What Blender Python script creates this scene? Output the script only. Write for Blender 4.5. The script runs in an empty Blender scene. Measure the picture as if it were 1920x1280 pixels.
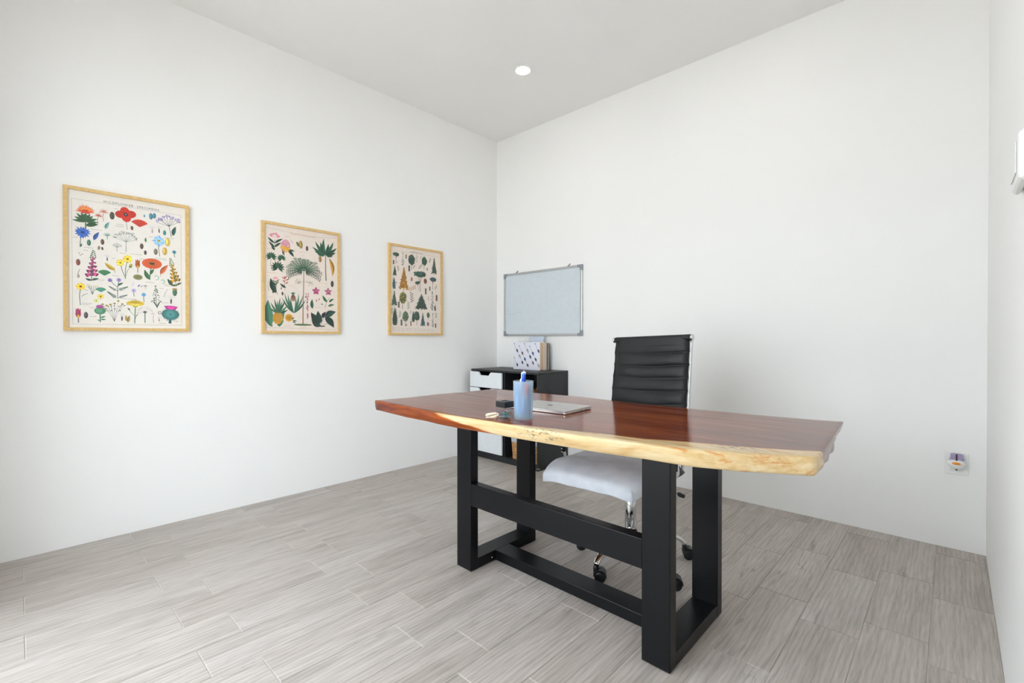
import bpy, bmesh, math, random
from mathutils import Vector, Matrix, noise
random.seed(7)
sin, cos, pi, rad = math.sin, math.cos, math.pi, math.radians
SC = bpy.context.scene
COL = SC.collection

# ------------------------------------------------------------------ camera
cam_d = bpy.data.cameras.new('camera'); cam_d.sensor_width = 36.0; cam_d.lens = 16.403
cam_d.clip_start = 0.02
cam = bpy.data.objects.new('camera', cam_d); COL.objects.link(cam)
cam.location = (3.2614, -3.2365, 1.06)
cam.rotation_euler = (rad(90 - 0.372), 0.0, rad(43.383))
SC.camera = cam

# ------------------------------------------------------------------ sky, exposure
W = bpy.data.worlds.new('sky'); SC.world = W; W.use_nodes = True
bg = W.node_tree.nodes['Background']
bg.inputs['Color'].default_value = (0.85, 0.93, 1.0, 1)
bg.inputs['Strength'].default_value = 5.0
SC.view_settings.view_transform = 'Standard'
SC.view_settings.look = 'None'
SC.view_settings.gamma = 1.0
SC.view_settings.use_curve_mapping = False
SC.view_settings.exposure = 0.38
sun_d = bpy.data.lights.new('sun', 'SUN'); sun_d.energy = 9.0; sun_d.angle = rad(1.0); sun_d.color = (1.0, .95, .88)
sun = bpy.data.objects.new('sun', sun_d); COL.objects.link(sun); sun.rotation_euler = (rad(-24), 0, rad(12)); sun.location = (1, 2, 8)
LAMP = 42.0
SC.cycles.max_bounces = 14
SC.cycles.diffuse_bounces = 8
SC.cycles.transparent_max_bounces = 16
SC.cycles.use_denoising = True

# room size (metres): left wall x=0, back wall y=0, right wall x=RX, front wall y=FY
RX, FY, RH = 3.383, -3.52, 2.981

# ------------------------------------------------------------------ helpers
def lin(h):
    if isinstance(h, str):
        v = [int(h[i:i+2], 16) / 255 for i in (0, 2, 4)]
        return tuple(c / 12.92 if c <= .04045 else ((c + .055) / 1.055) ** 2.4 for c in v)
    return tuple(h)

def link(o, parent=None):
    COL.objects.link(o)
    if parent is not None: o.parent = parent
    return o

def empty(name, loc, rz=0.0, label=None, cat=None, group=None):
    o = bpy.data.objects.new(name, None); o.empty_display_size = .05
    o.location = loc; o.rotation_euler = (0, 0, rz); link(o)
    tag(o, label, cat, group); return o

def tag(o, label=None, cat=None, group=None, kind=None):
    if label: o['label'] = label
    if cat: o['category'] = cat
    if group: o['group'] = group
    if kind: o['kind'] = kind
    return o

class G:
    """collects geometry; build() makes one mesh object"""
    def __init__(s): s.v = []; s.f = []; s.sm = []
    def add(s, vs, fs, smooth=False, M=None):
        b = len(s.v)
        s.v += [tuple(M @ Vector(p)) if M is not None else tuple(p) for p in vs]
        s.f += [tuple(i + b for i in f) for f in fs]; s.sm += [smooth] * len(fs)
        return s
    def bm(s, bm, smooth=False, M=None):
        bm.verts.index_update()
        s.add([v.co[:] for v in bm.verts], [[v.index for v in f.verts] for f in bm.faces], smooth, M); bm.free(); return s
    def box(s, x0, x1, y0, y1, z0, z1, bev=0.0, seg=1, M=None):
        bm = bmesh.new(); bmesh.ops.create_cube(bm, size=1)
        for v in bm.verts:
            v.co = (x0 + (v.co.x + .5) * (x1 - x0), y0 + (v.co.y + .5) * (y1 - y0), z0 + (v.co.z + .5) * (z1 - z0))
        if bev > 0: bmesh.ops.bevel(bm, geom=bm.edges[:], offset=bev, segments=seg, affect='EDGES', profile=.5)
        return s.bm(bm, False, M)
    def lathe(s, prof, n=32, M=None, smooth=True):
        vs = []; fs = []
        for r, z in prof:
            for k in range(n): a = 2 * pi * k / n; vs.append((r * cos(a), r * sin(a), z))
        for i in range(len(prof) - 1):
            for k in range(n):
                fs.append((i*n+k, i*n+(k+1) % n, (i+1)*n+(k+1) % n, (i+1)*n+k))
        if prof[0][0] > 1e-6: fs.append(tuple(range(n))[::-1])
        if prof[-1][0] > 1e-6: fs.append(tuple((len(prof)-1)*n + k for k in range(n)))
        return s.add(vs, fs, smooth, M)
    def tube(s, pts, r, n=12, ry=None, closed=False, up=(0, 0, 1), M=None, smooth=True):
        """tube along pts; r = half width (side), ry = half height (along up)"""
        pts = [Vector(p) for p in pts]; N = len(pts); ry = ry or r; vs = []; fs = []
        up = Vector(up)
        for i, p in enumerate(pts):
            a = pts[(i-1) % N] if (closed or i > 0) else p
            b = pts[(i+1) % N] if (closed or i < N-1) else p
            t = (b - a).normalized()
            sd = t.cross(up)
            if sd.length < 1e-3: sd = t.cross(Vector((0, 1, 0.01)))
            sd.normalize(); u = sd.cross(t)
            rr = r[i] if isinstance(r, (list, tuple)) else r
            ru = ry[i] if isinstance(ry, (list, tuple)) else ry
            for k in range(n):
                q = 2 * pi * k / n; vs.append(tuple(p + sd * (rr * cos(q)) + u * (ru * sin(q))))
        for i in range(N if closed else N - 1):
            j = (i + 1) % N
            for k in range(n): fs.append((i*n+k, i*n+(k+1) % n, j*n+(k+1) % n, j*n+k))
        if not closed:
            fs.append(tuple(range(n))[::-1]); fs.append(tuple((N-1)*n+k for k in range(n)))
        return s.add(vs, fs, smooth, M)
    def prism(s, poly, axis, a, b, M=None):
        """extrude a 2-D polygon along axis ('x','y','z') from a to b"""
        n = len(poly)
        mk = {'x': lambda p, t: (t, p[0], p[1]), 'y': lambda p, t: (p[0], t, p[1]), 'z': lambda p, t: (p[0], p[1], t)}[axis]
        vs = [mk(p, a) for p in poly] + [mk(p, b) for p in poly]
        fs = [tuple(range(n)), tuple(range(2*n-1, n-1, -1))] + [(i, i+n, (i+1) % n + n, (i+1) % n) for i in range(n)]
        return s.add(vs, fs, False, M)
    def build(s, name, mat, parent=None, loc=None, auto=True):
        me = bpy.data.meshes.new(name); me.from_pydata(s.v, [], s.f); me.update()
        bm = bmesh.new(); bm.from_mesh(me); bmesh.ops.recalc_face_normals(bm, faces=bm.faces); bm.to_mesh(me); bm.free()
        me.polygons.foreach_set('use_smooth', s.sm)
        if mat is not None: me.materials.append(mat)
        o = bpy.data.objects.new(name, me); link(o, parent)
        if loc: o.location = loc
        return o

def smooth_path(pts, sub=6):
    P = [Vector(p) for p in pts]; out = []
    for i in range(len(P) - 1):
        p0 = P[max(i-1, 0)]; p1 = P[i]; p2 = P[i+1]; p3 = P[min(i+2, len(P)-1)]
        for k in range(sub):
            t = k / sub
            out.append(.5 * ((2*p1) + (p2-p0)*t + (2*p0-5*p1+4*p2-p3)*t*t + (3*p1-p0-3*p2+p3)*t**3))
    out.append(P[-1]); return out

def interp(tab, x):
    if x <= tab[0][0]: return tab[0][1]
    for (a, b), (c, d) in zip(tab, tab[1:]):
        if x <= c:
            return b + (d - b) * (x - a) / (c - a)
    return tab[-1][1]

# ------------------------------------------------------------------ materials
MATS = {}
class N:
    def __init__(s, name):
        s.m = bpy.data.materials.new(name); s.m.use_nodes = True; s.t = s.m.node_tree; s.n = s.t.nodes
        s.b = s.n['Principled BSDF']; s.o = s.n['Material Output']
    def new(s, ty, **kw):
        n = s.n.new(ty)
        for k, v in kw.items():
            if k.startswith('_'): setattr(n, k[1:], v)
            else: n.inputs[k.replace('__', ' ')].default_value = v
        return n
    def l(s, a, b): s.t.links.new(a, b)
    def coord(s, kind='Object', scale=(1, 1, 1), rnd=False):
        tc = s.new('ShaderNodeTexCoord'); mp = s.new('ShaderNodeMapping'); s.l(tc.outputs[kind], mp.inputs['Vector'])
        mp.inputs['Scale'].default_value = scale
        if rnd:
            oi = s.new('ShaderNodeObjectInfo'); m = s.new('ShaderNodeMath', _operation='MULTIPLY'); m.inputs[1].default_value = 37.0
            s.l(oi.outputs['Random'], m.inputs[0]); cx = s.new('ShaderNodeCombineXYZ')
            for i in range(3): s.l(m.outputs[0], cx.inputs[i])
            s.l(cx.outputs[0], mp.inputs['Location'])
        return mp.outputs[0]
    def noise(s, vec, scale=5, detail=4, rough=.5, dist=0):
        n = s.new('ShaderNodeTexNoise'); s.l(vec, n.inputs['Vector'])
        n.inputs['Scale'].default_value = scale; n.inputs['Detail'].default_value = detail
        n.inputs['Roughness'].default_value = rough; n.inputs['Distortion'].default_value = dist
        return n.outputs['Fac']
    def ramp(s, fac, stops):
        r = s.new('ShaderNodeValToRGB'); e = r.color_ramp.elements
        while len(e) < len(stops): e.new(.5)
        for i, (p, c) in enumerate(stops):
            e[i].position = p; c = lin(c); e[i].color = (c[0], c[1], c[2], 1)
        s.l(fac, r.inputs['Fac']); return r.outputs['Color']
    def mix(s, fac, a, b, mode='MIX'):
        m = s.new('ShaderNodeMix', _data_type='RGBA', _blend_type=mode)
        for v, i in ((fac, 0), (a, 6), (b, 7)):
            if hasattr(v, 'links') or hasattr(v, 'is_linked'): s.l(v, m.inputs[i])
            elif i == 0: m.inputs[0].default_value = v
            else: v = lin(v); m.inputs[i].default_value = (v[0], v[1], v[2], 1)
        return m.outputs[2]
    def math(s, op, a, b=None, clamp=False):
        m = s.new('ShaderNodeMath', _operation=op); m.use_clamp = clamp
        for v, i in ((a, 0), (b, 1)):
            if v is None: continue
            if hasattr(v, 'is_linked'): s.l(v, m.inputs[i])
            else: m.inputs[i].default_value = v
        return m.outputs[0]
    def bump(s, h, strength=.2, dist=.002):
        b = s.new('ShaderNodeBump'); b.inputs['Strength'].default_value = strength; b.inputs['Distance'].default_value = dist
        s.l(h, b.inputs['Height']); s.l(b.outputs[0], s.b.inputs['Normal'])

def pbr(name, color, rough=.5, metal=0., spec=.5, coat=0., sss=0., trans=0., bump=None, var=.02):
    if name in MATS: return MATS[name]
    q = N(name); c = lin(color); b = q.b
    b.inputs['Base Color'].default_value = (*c, 1); b.inputs['Roughness'].default_value = rough
    b.inputs['Metallic'].default_value = metal; b.inputs['Specular IOR Level'].default_value = spec
    b.inputs['Coat Weight'].default_value = coat; b.inputs['Transmission Weight'].default_value = trans
    v = q.coord()
    nz = q.noise(v, bump[0] if bump else 30, 3)
    # faint tonal variation so that no surface is perfectly flat in colour
    hi = tuple(min(1, x * (1 + var)) for x in c); lo = tuple(x * (1 - var) for x in c)
    q.l(q.ramp(nz, [(.3, lo), (.7, hi)]), b.inputs['Base Color'])
    if bump: q.bump(nz, bump[1], bump[2] if len(bump) > 2 else .001)
    MATS[name] = q.m; return q.m

def m_wall(name, col):
    q = N(name); v = q.coord('Object')
    a = q.noise(v, 2.2, 3); b = q.noise(v, 70, 4, .6); c = q.noise(v, 11, 2)
    base = q.ramp(a, [(.3, tuple(x * .985 for x in col)), (.7, col)])
    q.l(base, q.b.inputs['Base Color']); q.b.inputs['Roughness'].default_value = .75
    q.b.inputs['Specular IOR Level'].default_value = .25
    h = q.math('ADD', q.math('MULTIPLY', b, .5), c); q.bump(h, .16, .003)
    return q.m

def m_tile():
    q = N('grey_wood_tile')
    v1 = q.coord('Object', (14, 1.5, 1), True); v2 = q.coord('Object', (150, 9, 1), True); v3 = q.coord('Object', (20, 2.2, 1), True)
    v4 = q.coord('Object', (5, 1.4, 1), True); v5 = q.coord('Object', (11, 1.5, 1), True)
    n1 = q.noise(v1, 1.0, 5, .6, .8); n2 = q.noise(v2, 1.0, 3, .6, .4); n3 = q.noise(v3, 1.0, 6, .65, 1.6); n4 = q.noise(v4, 1.0, 2)
    wv = q.new('ShaderNodeTexWave', _wave_type='BANDS', _bands_direction='X'); q.l(v5, wv.inputs['Vector'])
    wv.inputs['Scale'].default_value = 1.6; wv.inputs['Distortion'].default_value = 9.0; wv.inputs['Detail'].default_value = 3.0; wv.inputs['Detail Scale'].default_value = .8
    base = q.ramp(n1, [(.30, 'b3ada7'), (.5, 'c4beb9'), (.70, 'd0cbc7')])
    c = q.mix(.16, base, q.ramp(wv.outputs['Fac'], [(.1, '8a827c'), (.6, 'ffffff')]), 'MULTIPLY')
    grain = q.ramp(n2, [(.34, '8c847d'), (.60, 'ffffff')])
    c = q.mix(.24, c, grain, 'MULTIPLY')
    streak = q.ramp(n3, [(.60, (0, 0, 0)), (.76, (1, 1, 1))])
    c = q.mix(q.math('MULTIPLY', streak, q.math('MULTIPLY', n4, 1.15)), c, '67605b')
    oi = q.new('ShaderNodeObjectInfo')
    tint = q.ramp(oi.outputs['Random'], [(0, 'eae5e1'), (.5, 'f0ede9'), (1, 'f5f3f1')])
    c = q.mix(1.0, c, tint, 'MULTIPLY')
    q.l(c, q.b.inputs['Base Color'])
    q.l(q.ramp(n2, [(.2, (.50,)*3), (.8, (.40,)*3)]), q.b.inputs['Roughness'])
    q.b.inputs['Specular IOR Level'].default_value = .45
    q.bump(q.math('ADD', n2, n3), .15, .0012)
    return q.m

def m_pane(name, tint=(1, 1, 1), gl=.06):
    q = N(name); tr = q.new('ShaderNodeBsdfTransparent'); tr.inputs['Color'].default_value = (*tint, 1)
    g = q.new('ShaderNodeBsdfGlossy'); g.inputs['Roughness'].default_value = .02
    fr = q.new('ShaderNodeFresnel'); gm = q.new('ShaderNodeNewGeometry'); iv = q.math('SUBTRACT', 1.45, q.math('MULTIPLY', gm.outputs['Backfacing'], 1.45 - 1 / 1.45)); q.l(iv, fr.inputs['IOR'])
    mx = q.new('ShaderNodeMixShader'); q.l(fr.outputs[0], mx.inputs[0]); q.l(tr.outputs[0], mx.inputs[1]); q.l(g.outputs[0], mx.inputs[2])
    q.l(mx.outputs[0], q.o.inputs['Surface']); q.n.remove(q.b); return q.m

def m_cup():
    q = N('frosted_plastic')
    tr = q.new('ShaderNodeBsdfTransparent'); tr.inputs['Color'].default_value = (.90, .97, 1.0, 1)
    rf = q.b; rf.inputs['Base Color'].default_value = (.80, .93, 1.0, 1); rf.inputs['Roughness'].default_value = .22
    rf.inputs['Subsurface Weight'].default_value = 0
    tl = q.new('ShaderNodeBsdfTranslucent'); tl.inputs['Color'].default_value = (.80, .93, 1.0, 1)
    m1 = q.new('ShaderNodeMixShader'); m1.inputs[0].default_value = .45; q.l(rf.outputs[0], m1.inputs[1]); q.l(tl.outputs[0], m1.inputs[2])
    m2 = q.new('ShaderNodeMixShader'); m2.inputs[0].default_value = .29; q.l(tr.outputs[0], m2.inputs[1]); q.l(m1.outputs[0], m2.inputs[2])
    q.l(m2.outputs[0], q.o.inputs['Surface']); return q.m

def m_slab():
    q = N('live_edge_wood')
    at = q.new('ShaderNodeAttribute', _attribute_name='sap'); sap = at.outputs['Fac']
    v = q.coord('Object', (1.1, 13, 13)); vf = q.coord('Object', (5, 90, 90)); vm = q.coord('Object', (2.2, 30, 30)); vb = q.coord('Object', (3, 3, 3))
    n1 = q.noise(v, 1, 5, .55, 1.2); n2 = q.noise(vf, 1, 4, .6, .3); n3 = q.noise(vm, 1, 4, .6, .8); nb = q.noise(vb, 1, 2)
    heart = q.ramp(n1, [(.25, '481505'), (.42, '7a300c'), (.58, '9e4c1c'), (.76, '5c1f0b')])
    heart = q.mix(.55, heart, q.ramp(n3, [(.3, '7a5a4a'), (.65, 'ffffff')]), 'MULTIPLY')
    heart = q.mix(.30, heart, q.ramp(n2, [(.35, '6a4a3a'), (.6, 'ffffff')]), 'MULTIPLY')
    heart = q.mix(q.math('MULTIPLY', q.ramp(nb, [(.5, (0,)*3), (.75, (1,)*3)]), .45), heart, '96562e')
    # wide grey-violet zone towards the right end of the slab
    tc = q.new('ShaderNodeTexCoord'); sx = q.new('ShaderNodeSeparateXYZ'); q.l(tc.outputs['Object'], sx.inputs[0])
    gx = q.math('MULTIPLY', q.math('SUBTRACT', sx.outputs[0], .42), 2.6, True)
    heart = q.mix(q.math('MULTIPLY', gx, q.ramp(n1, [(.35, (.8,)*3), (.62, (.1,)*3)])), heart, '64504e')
    sapc = q.ramp(n3, [(.25, 'c4a26c'), (.5, 'd6bd90'), (.75, 'decca6')])
    sapc = q.mix(.25, sapc, q.ramp(n2, [(.35, 'c9a468'), (.6, 'ffffff')]), 'MULTIPLY')
    vs = q.coord('Object', (7, 30, 40)); ns = q.noise(vs, 1, 3, .6, .6)
    st = q.math('MULTIPLY', q.ramp(ns, [(.57, (0,)*3), (.68, (1,)*3)]), q.math('MULTIPLY', q.math('SUBTRACT', sx.outputs[0], .40), 4.0, True))
    sapc = q.mix(q.math('MULTIPLY', st, .8), sapc, 'c07a2e')
    # dark spalting flecks in two patches
    def patch(px, py, pz, rx, rz):
        d = q.new('ShaderNodeVectorMath', _operation='SUBTRACT'); q.l(tc.outputs['Object'], d.inputs[0]); d.inputs[1].default_value = (px, py, pz)
        e = q.new('ShaderNodeVectorMath', _operation='MULTIPLY'); q.l(d.outputs[0], e.inputs[0]); e.inputs[1].default_value = (1 / rx, 1 / .05, 1 / rz)
        ln = q.new('ShaderNodeVectorMath', _operation='LENGTH'); q.l(e.outputs[0], ln.inputs[0])
        return q.math('SUBTRACT', 1.0, ln.outputs['Value'], True)
    pm = q.math('MAXIMUM', patch(.13, -.405, .732, .13, .03), patch(.72, -.235, .75, .10, .03))
    vd = q.coord('Object', (38, 90, 150)); nd = q.noise(vd, 1, 4, .7, 1.0)
    dk = q.math('MULTIPLY', q.math('MULTIPLY', pm, 2.2, True), q.ramp(nd, [(.50, (0,)*3), (.60, (1,)*3)]))
    sapc = q.mix(q.math('MULTIPLY', dk, .75), sapc, '55504a')
    k = q.math('ADD', q.math('MULTIPLY', sap, 40.0), q.math('MULTIPLY', q.math('SUBTRACT', n3, .5), 1.1))
    k = q.math('ADD', k, .5, True)
    f = q.ramp(k, [(.30, (0,)*3), (.62, (1,)*3)])
    edge = q.ramp(k, [(.05, (0,)*3), (.42, (1,)*3), (.85, (0,)*3)])
    c = q.mix(f, heart, sapc); c = q.mix(q.math('MULTIPLY', edge, .55), c, 'b5651f')
    q.l(c, q.b.inputs['Base Color'])
    q.l(q.ramp(n2, [(.2, (.10,)*3), (.8, (.16,)*3)]), q.b.inputs['Roughness'])
    q.l(q.ramp(n3, [(.3, (.14,)*3), (.7, (.36,)*3)]), q.b.inputs['Specular IOR Level'])
    q.b.inputs['Coat Weight'].default_value = .0; q.b.inputs['Coat Roughness'].default_value = .06
    q.bump(n2, .03, .0005)
    return q.m

def m_leather():
    q = N('black_leather'); v = q.coord()
    n = q.noise(v, 160, 3); n2 = q.noise(v, 9, 3)
    q.l(q.ramp(n2, [(.3, '121315'), (.7, '18191b')]), q.b.inputs['Base Color'])
    q.b.inputs['Roughness'].default_value = .5; q.b.inputs['Specular IOR Level'].default_value = .4; q.bump(n, .12, .0008); return q.m

def m_towel():
    q = N('white_terry'); v = q.coord()
    n = q.noise(v, 260, 3, .7); n2 = q.noise(v, 14, 4)
    q.l(q.ramp(n2, [(.3, 'd5dae2'), (.7, 'e6eaf0')]), q.b.inputs['Base Color'])
    q.b.inputs['Roughness'].default_value = .95; q.b.inputs['Sheen Weight'].default_value = .3
    q.bump(q.math('ADD', n, q.math('MULTIPLY', n2, 1.5)), .5, .003); return q.m

def m_frame():
    q = N('pale_oak'); v = q.coord('Object', (40, 40, 40)); n = q.noise(v, 1.2, 4, .6, .6)
    q.l(q.ramp(n, [(.3, 'cda766'), (.7, 'dfbf85')]), q.b.inputs['Base Color']); q.b.inputs['Roughness'].default_value = .5
    q.bump(n, .08, .0008); return q.m

def m_print():
    q = N('printed_ink'); at = q.new('ShaderNodeVertexColor', _layer_name='ink')
    q.l(at.outputs['Color'], q.b.inputs['Base Color']); q.b.inputs['Roughness'].default_value = .7
    q.b.inputs['Specular IOR Level'].default_value = .2; return q.m

def m_wicker():
    q = N('woven_seagrass'); v = q.coord('Object', (60, 60, 60)); n = q.noise(v, 1, 3, .6)
    q.l(q.ramp(n, [(.3, '8a5c34'), (.5, 'b98a57'), (.7, 'd8b282')]), q.b.inputs['Base Color']); q.b.inputs['Roughness'].default_value = .8
    q.bump(n, .5, .003); return q.m

def m_emit(name, col, st):
    q = N(name); e = q.new('ShaderNodeEmission'); e.inputs['Color'].default_value = (*col, 1); e.inputs['Strength'].default_value = st
    q.l(e.outputs[0], q.o.inputs['Surface']); return q.m

WALL = m_wall('white_plaster', (.87, .865, .85)); CEIL = m_wall('ceiling_paint', (.85, .845, .83))
TILE = m_tile(); SLAB = m_slab(); LEATHER = m_leather(); TOWEL = m_towel(); OAK = m_frame(); INK = m_print(); WICKER = m_wicker()
GROUT = pbr('pale_grout', 'c9c6c2', .8); BLACKM = pbr('black_painted_steel', '0c0d10', .30, 0, .24)
CHROME = pbr('chrome', 'd9dadc', .07, 1.0); BLKP = pbr('black_plastic', '141416', .35); GREYP = pbr('grey_plastic', '8d9097', .45)
ALU = pbr('anodised_aluminium', 'c4c6c8', .35, 1.0); WHITEP = pbr('white_plastic', 'e9e9e6', .4); BLKW = pbr('black_laminate', '1d1f22', .5)
WHTW = pbr('white_laminate', 'dfe3e6', .4); PAPER = pbr('poster_paper', 'efe9e0', .8); PAPER2 = pbr('cream_paper', 'efe2d6', .8); PAGES = pbr('page_edges', 'd9bd9c', .8)
BOARD = pbr('whiteboard_enamel', 'cbd4da', .22); SILVER = pbr('silver_aluminium', 'cfcac6', .33, .85)
PANE = m_pane('clear_pane'); CUP = m_cup(); CLEAR = m_pane('clear_acrylic', (.93, .93, .94))
# ------------------------------------------------------------------ the room
T = .15
def struct(o): o['kind'] = 'structure'; return o
fl = struct(G().box(0, RX, FY, 0, -.12, -.0024).build('floor', GROUT))
PW, PL, GAP, GX = .1810, .5395, .0032, .0016
full = None
def tile_mesh(w, l):
    g = G(); b = .0012
    x, y = w / 2, l / 2
    vs = [(-x, -y, -.008), (x, -y, -.008), (x, y, -.008), (-x, y, -.008), (-x, -y, -b), (x, -y, -b), (x, y, -b), (-x, y, -b),
          (-x+b, -y+b, 0), (x-b, -y+b, 0), (x-b, y-b, 0), (-x+b, y-b, 0)]
    fs = [(8, 9, 10, 11)]
    for i in range(4):
        j = (i + 1) % 4; fs += [(i, j, j+4, i+4), (i+4, j+4, j+8, i+8)]
    me = bpy.data.meshes.new('tile'); me.from_pydata(vs, [], fs); me.update(); me.materials.append(TILE); return me
cache = {}
for k in range(-1, 19):
    x0, x1 = max(.129 + PW * k + GX / 2, .001), min(.129 + PW * (k + 1) - GX / 2, RX - .001)
    if x1 - x0 < .01: continue
    ph = -2.146 if k % 2 == 0 else -2.285
    for j in range(-5, 7):
        y0, y1 = max(ph + PL * j + GAP / 2, FY + .001), min(ph + PL * (j + 1) - GAP / 2, -.001)
        if y1 - y0 < .012: continue
        key = (round(x1 - x0, 4), round(y1 - y0, 4))
        if key not in cache: cache[key] = tile_mesh(*key)
        o = bpy.data.objects.new('tile', cache[key]); link(o, fl); o.location = ((x0 + x1) / 2, (y0 + y1) / 2, 0)

struct(G().box(-T, RX + T, FY - T, T, RH, RH + .15).build('ceiling', CEIL))
struct(G().box(-T, 0, FY - T, T, -.12, RH).build('wall_left', WALL))
struct(G().box(0, RX, 0, T, -.12, RH).build('wall_back', WALL))
struct(G().box(RX, RX + T, FY - T, T, -.12, RH).build('wall_right', WALL))
DX0, DX1, DH = .66, 2.90, 2.50
wf = G(); wf.box(0, DX0, FY - T, FY, -.12, RH); wf.box(DX1, RX, FY - T, FY, -.12, RH); wf.box(DX0, DX1, FY - T, FY, DH, RH)
wf.box(DX0, DX1, FY - T, FY, -.12, -.001)
struct(wf.build('wall_front', WALL))
door = struct(bpy.data.objects.new('door_1', None)); link(door); door.location = (DX0, FY, 0)
dw = DX1 - DX0
g = G(); g.box(0, .05, -.1, -.03, 0, DH); g.box(dw - .05, dw, -.1, -.03, 0, DH); g.box(.05, dw - .05, -.1, -.03, DH - .05, DH); g.box(.05, dw - .05, -.1, -.03, 0, .025)
g.build('door_frame', pbr('door_aluminium', '9a9c9f', .4, .8), door)
for i in range(2):
    a, b = .05 + i * (dw - .1) / 2, .05 + (i + 1) * (dw - .1) / 2; y = -.085 + .025 * i
    g = G(); g.box(a, a + .04, y, y + .02, .025, DH - .05); g.box(b - .04, b, y, y + .02, .025, DH - .05)
    g.box(a + .04, b - .04, y, y + .02, DH - .1, DH - .05); g.box(a + .04, b - .04, y, y + .02, .025, .075)
    s = g.build('door_sash', MATS['door_aluminium'], door)
    G().box(a + .04, b - .04, y + .007, y + .012, .075, DH - .1).build('pane', PANE, s)
struct(G().box(-4, RX + 6, FY - 9, FY - T, -.16, -.06).build('ground', pbr('pale_concrete', 'b9b6b0', .9)))

# ------------------------------------------------------------------ ceiling lamps
EM = m_emit('lamp_diffuser', (1.0, .955, .90), LAMP)
def downlight(x, y, label):
    r = empty('downlight', (x, y, RH), 0, label, 'ceiling light', 'round recessed ceiling lights')
    G().lathe([(.050, -.004), (.052, -.007), (.060, -.007), (.064, -.003), (.064, 0.0), (.050, 0.0), (.050, -.004)], 40).build('trim_ring', WHITEP, r)
    g = G(); g.lathe([(0, -.0045), (.046, -.0045), (.0495, -.004), (.0495, -.001), (0, -.001)], 40); g.build('diffuser', EM, r)
downlight(1.016, -.747, 'lit round recessed ceiling light near the whiteboard corner')
downlight(2.37, -.747, 'added unseen round ceiling light above the plugged-in air freshener side, for even room light')  # out of view, added so the room is lit more evenly
downlight(1.016, -3.0, 'added unseen round ceiling light near the wildflower poster, brightening the left wall')  # extra lamp outside the frame, helps the upper left wall
downlight(2.37, -3.0, 'added unseen round ceiling light near the sliding glass door, for even room light')  # fill lamp overhead and unseen, added for evenness

# ------------------------------------------------------------------ desk
DXC, DYC = 2.10, -1.607
desk = empty('desk', (DXC, DYC, 0), 0, 'live-edge wooden slab desk on heavy black steel legs', 'desk')
FT = [(1.150,-2.008),(1.193,-2.010),(1.422,-2.025),(1.573,-2.036),(1.696,-2.046),(1.817,-2.045),(1.912,-2.038),(1.999,-2.031),(2.113,-2.028),(2.212,-2.02),(2.333,-2.011),(2.417,-2.004),(2.501,-1.993),(2.58,-1.979),(2.653,-1.967),(2.705,-1.958),(2.746,-1.946),(2.845,-1.905),(2.918,-1.862),(3.01,-1.808)]
RRT = [(1.19,-1.29),(1.205,-1.262),(1.232,-1.235),(1.267,-1.214),(1.321,-1.203),(1.54,-1.203),(1.744,-1.182),(1.846,-1.178),(2.003,-1.193),(2.165,-1.208),(2.309,-1.199),(2.406,-1.19),(2.636,-1.182),(2.745,-1.169),(2.886,-1.145),(2.97,-1.120)]
XL = [(0,1.154),(.06,1.160),(.25,1.179),(.5,1.174),(.57,1.178),(.72,1.203),(.9,1.203),(1,1.196)]
XR = [(0,3.006),(.12,3.004),(1,2.966)]
XRB = [(0,3.003),(.12,3.003),(.25,2.998),(.45,2.988),(.55,2.984),(.57,2.972),(.68,2.968),(.72,2.958),(1,2.950)]
SAPB = [(1.60,-2.20),(1.675,-2.05),(1.70,-2.038),(2.098,-2.017),(2.187,-1.99),(2.299,-1.965),(2.473,-1.925),(2.573,-1.91),(2.692,-1.855),(2.796,-1.824),(2.898,-1.783),(3.02,-1.715)]
ZT, ZB = .75, .70
def top_sap(x, y):
    s = interp(SAPB, x) - y
    return s
def face_sap(x, z):
    zb = interp([(1.5, .80), (1.66, .757), (1.72, .744), (1.78, .738), (1.86, .724), (1.93, .716), (2.05, .698), (2.2, .66), (3.1, .60)], x)
    return (z - zb) * 1.6
NS, NT = 120, 34
def slab_ring(dz_in, z, bot):
    """outline points anticlockwise with inset; bot 0..1 blends to the lower outline"""
    pts = []
    for i in range(NS):          # front edge left -> right
        s = i / NS; x = interp(XL, 0) * (1-s) + ((1-bot) * interp(XR, 0) + bot * interp(XRB, 0)) * s
        dy = bot * .016 * (interp([(1.15, .3), (1.45, .1), (1.6, .9), (2.6, 1), (2.75, .3), (3, 0)], x))
        pts.append([x, interp(FT, x) + dy, 'f'])
    for i in range(NT):          # right end front -> back
        t = i / NT; x = (1-bot) * interp(XR, t) + bot * interp(XRB, t); ya, yb = interp(FT, 3.006), interp(RRT, 2.966)
        y = ya * (1-t) + yb * t
        rough = noise.noise((y * 14, z * 30, 3.1)) * .006 * (.1 < t < .97)
        pts.append([x + rough * bot, y, 'r'])
    for i in range(NS):          # back edge right -> left
        s = 1 - i / NS; x = interp(XL, 1) * (1-s) + ((1-bot) * interp(XR, 1) + bot * interp(XRB, 1)) * s
        pts.append([x, interp(RRT, x) - bot * .01, 'b'])
    for i in range(NT):          # left end back -> front
        t = 1 - i / NT; x = interp(XL, t); ya, yb = interp(FT, 1.154), interp(RRT, 1.196)
        pts.append([x + bot * .003, ya * (1-t) + yb * t, 'l'])
    n = len(pts); out = []
    for i, (x, y, k) in enumerate(pts):
        a, b = pts[i-1], pts[(i+1) % n]; tx, ty = b[0]-a[0], b[1]-a[1]; L = math.hypot(tx, ty) or 1
        out.append((x - ty / L * dz_in, y + tx / L * dz_in, z, k))
    return out
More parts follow.
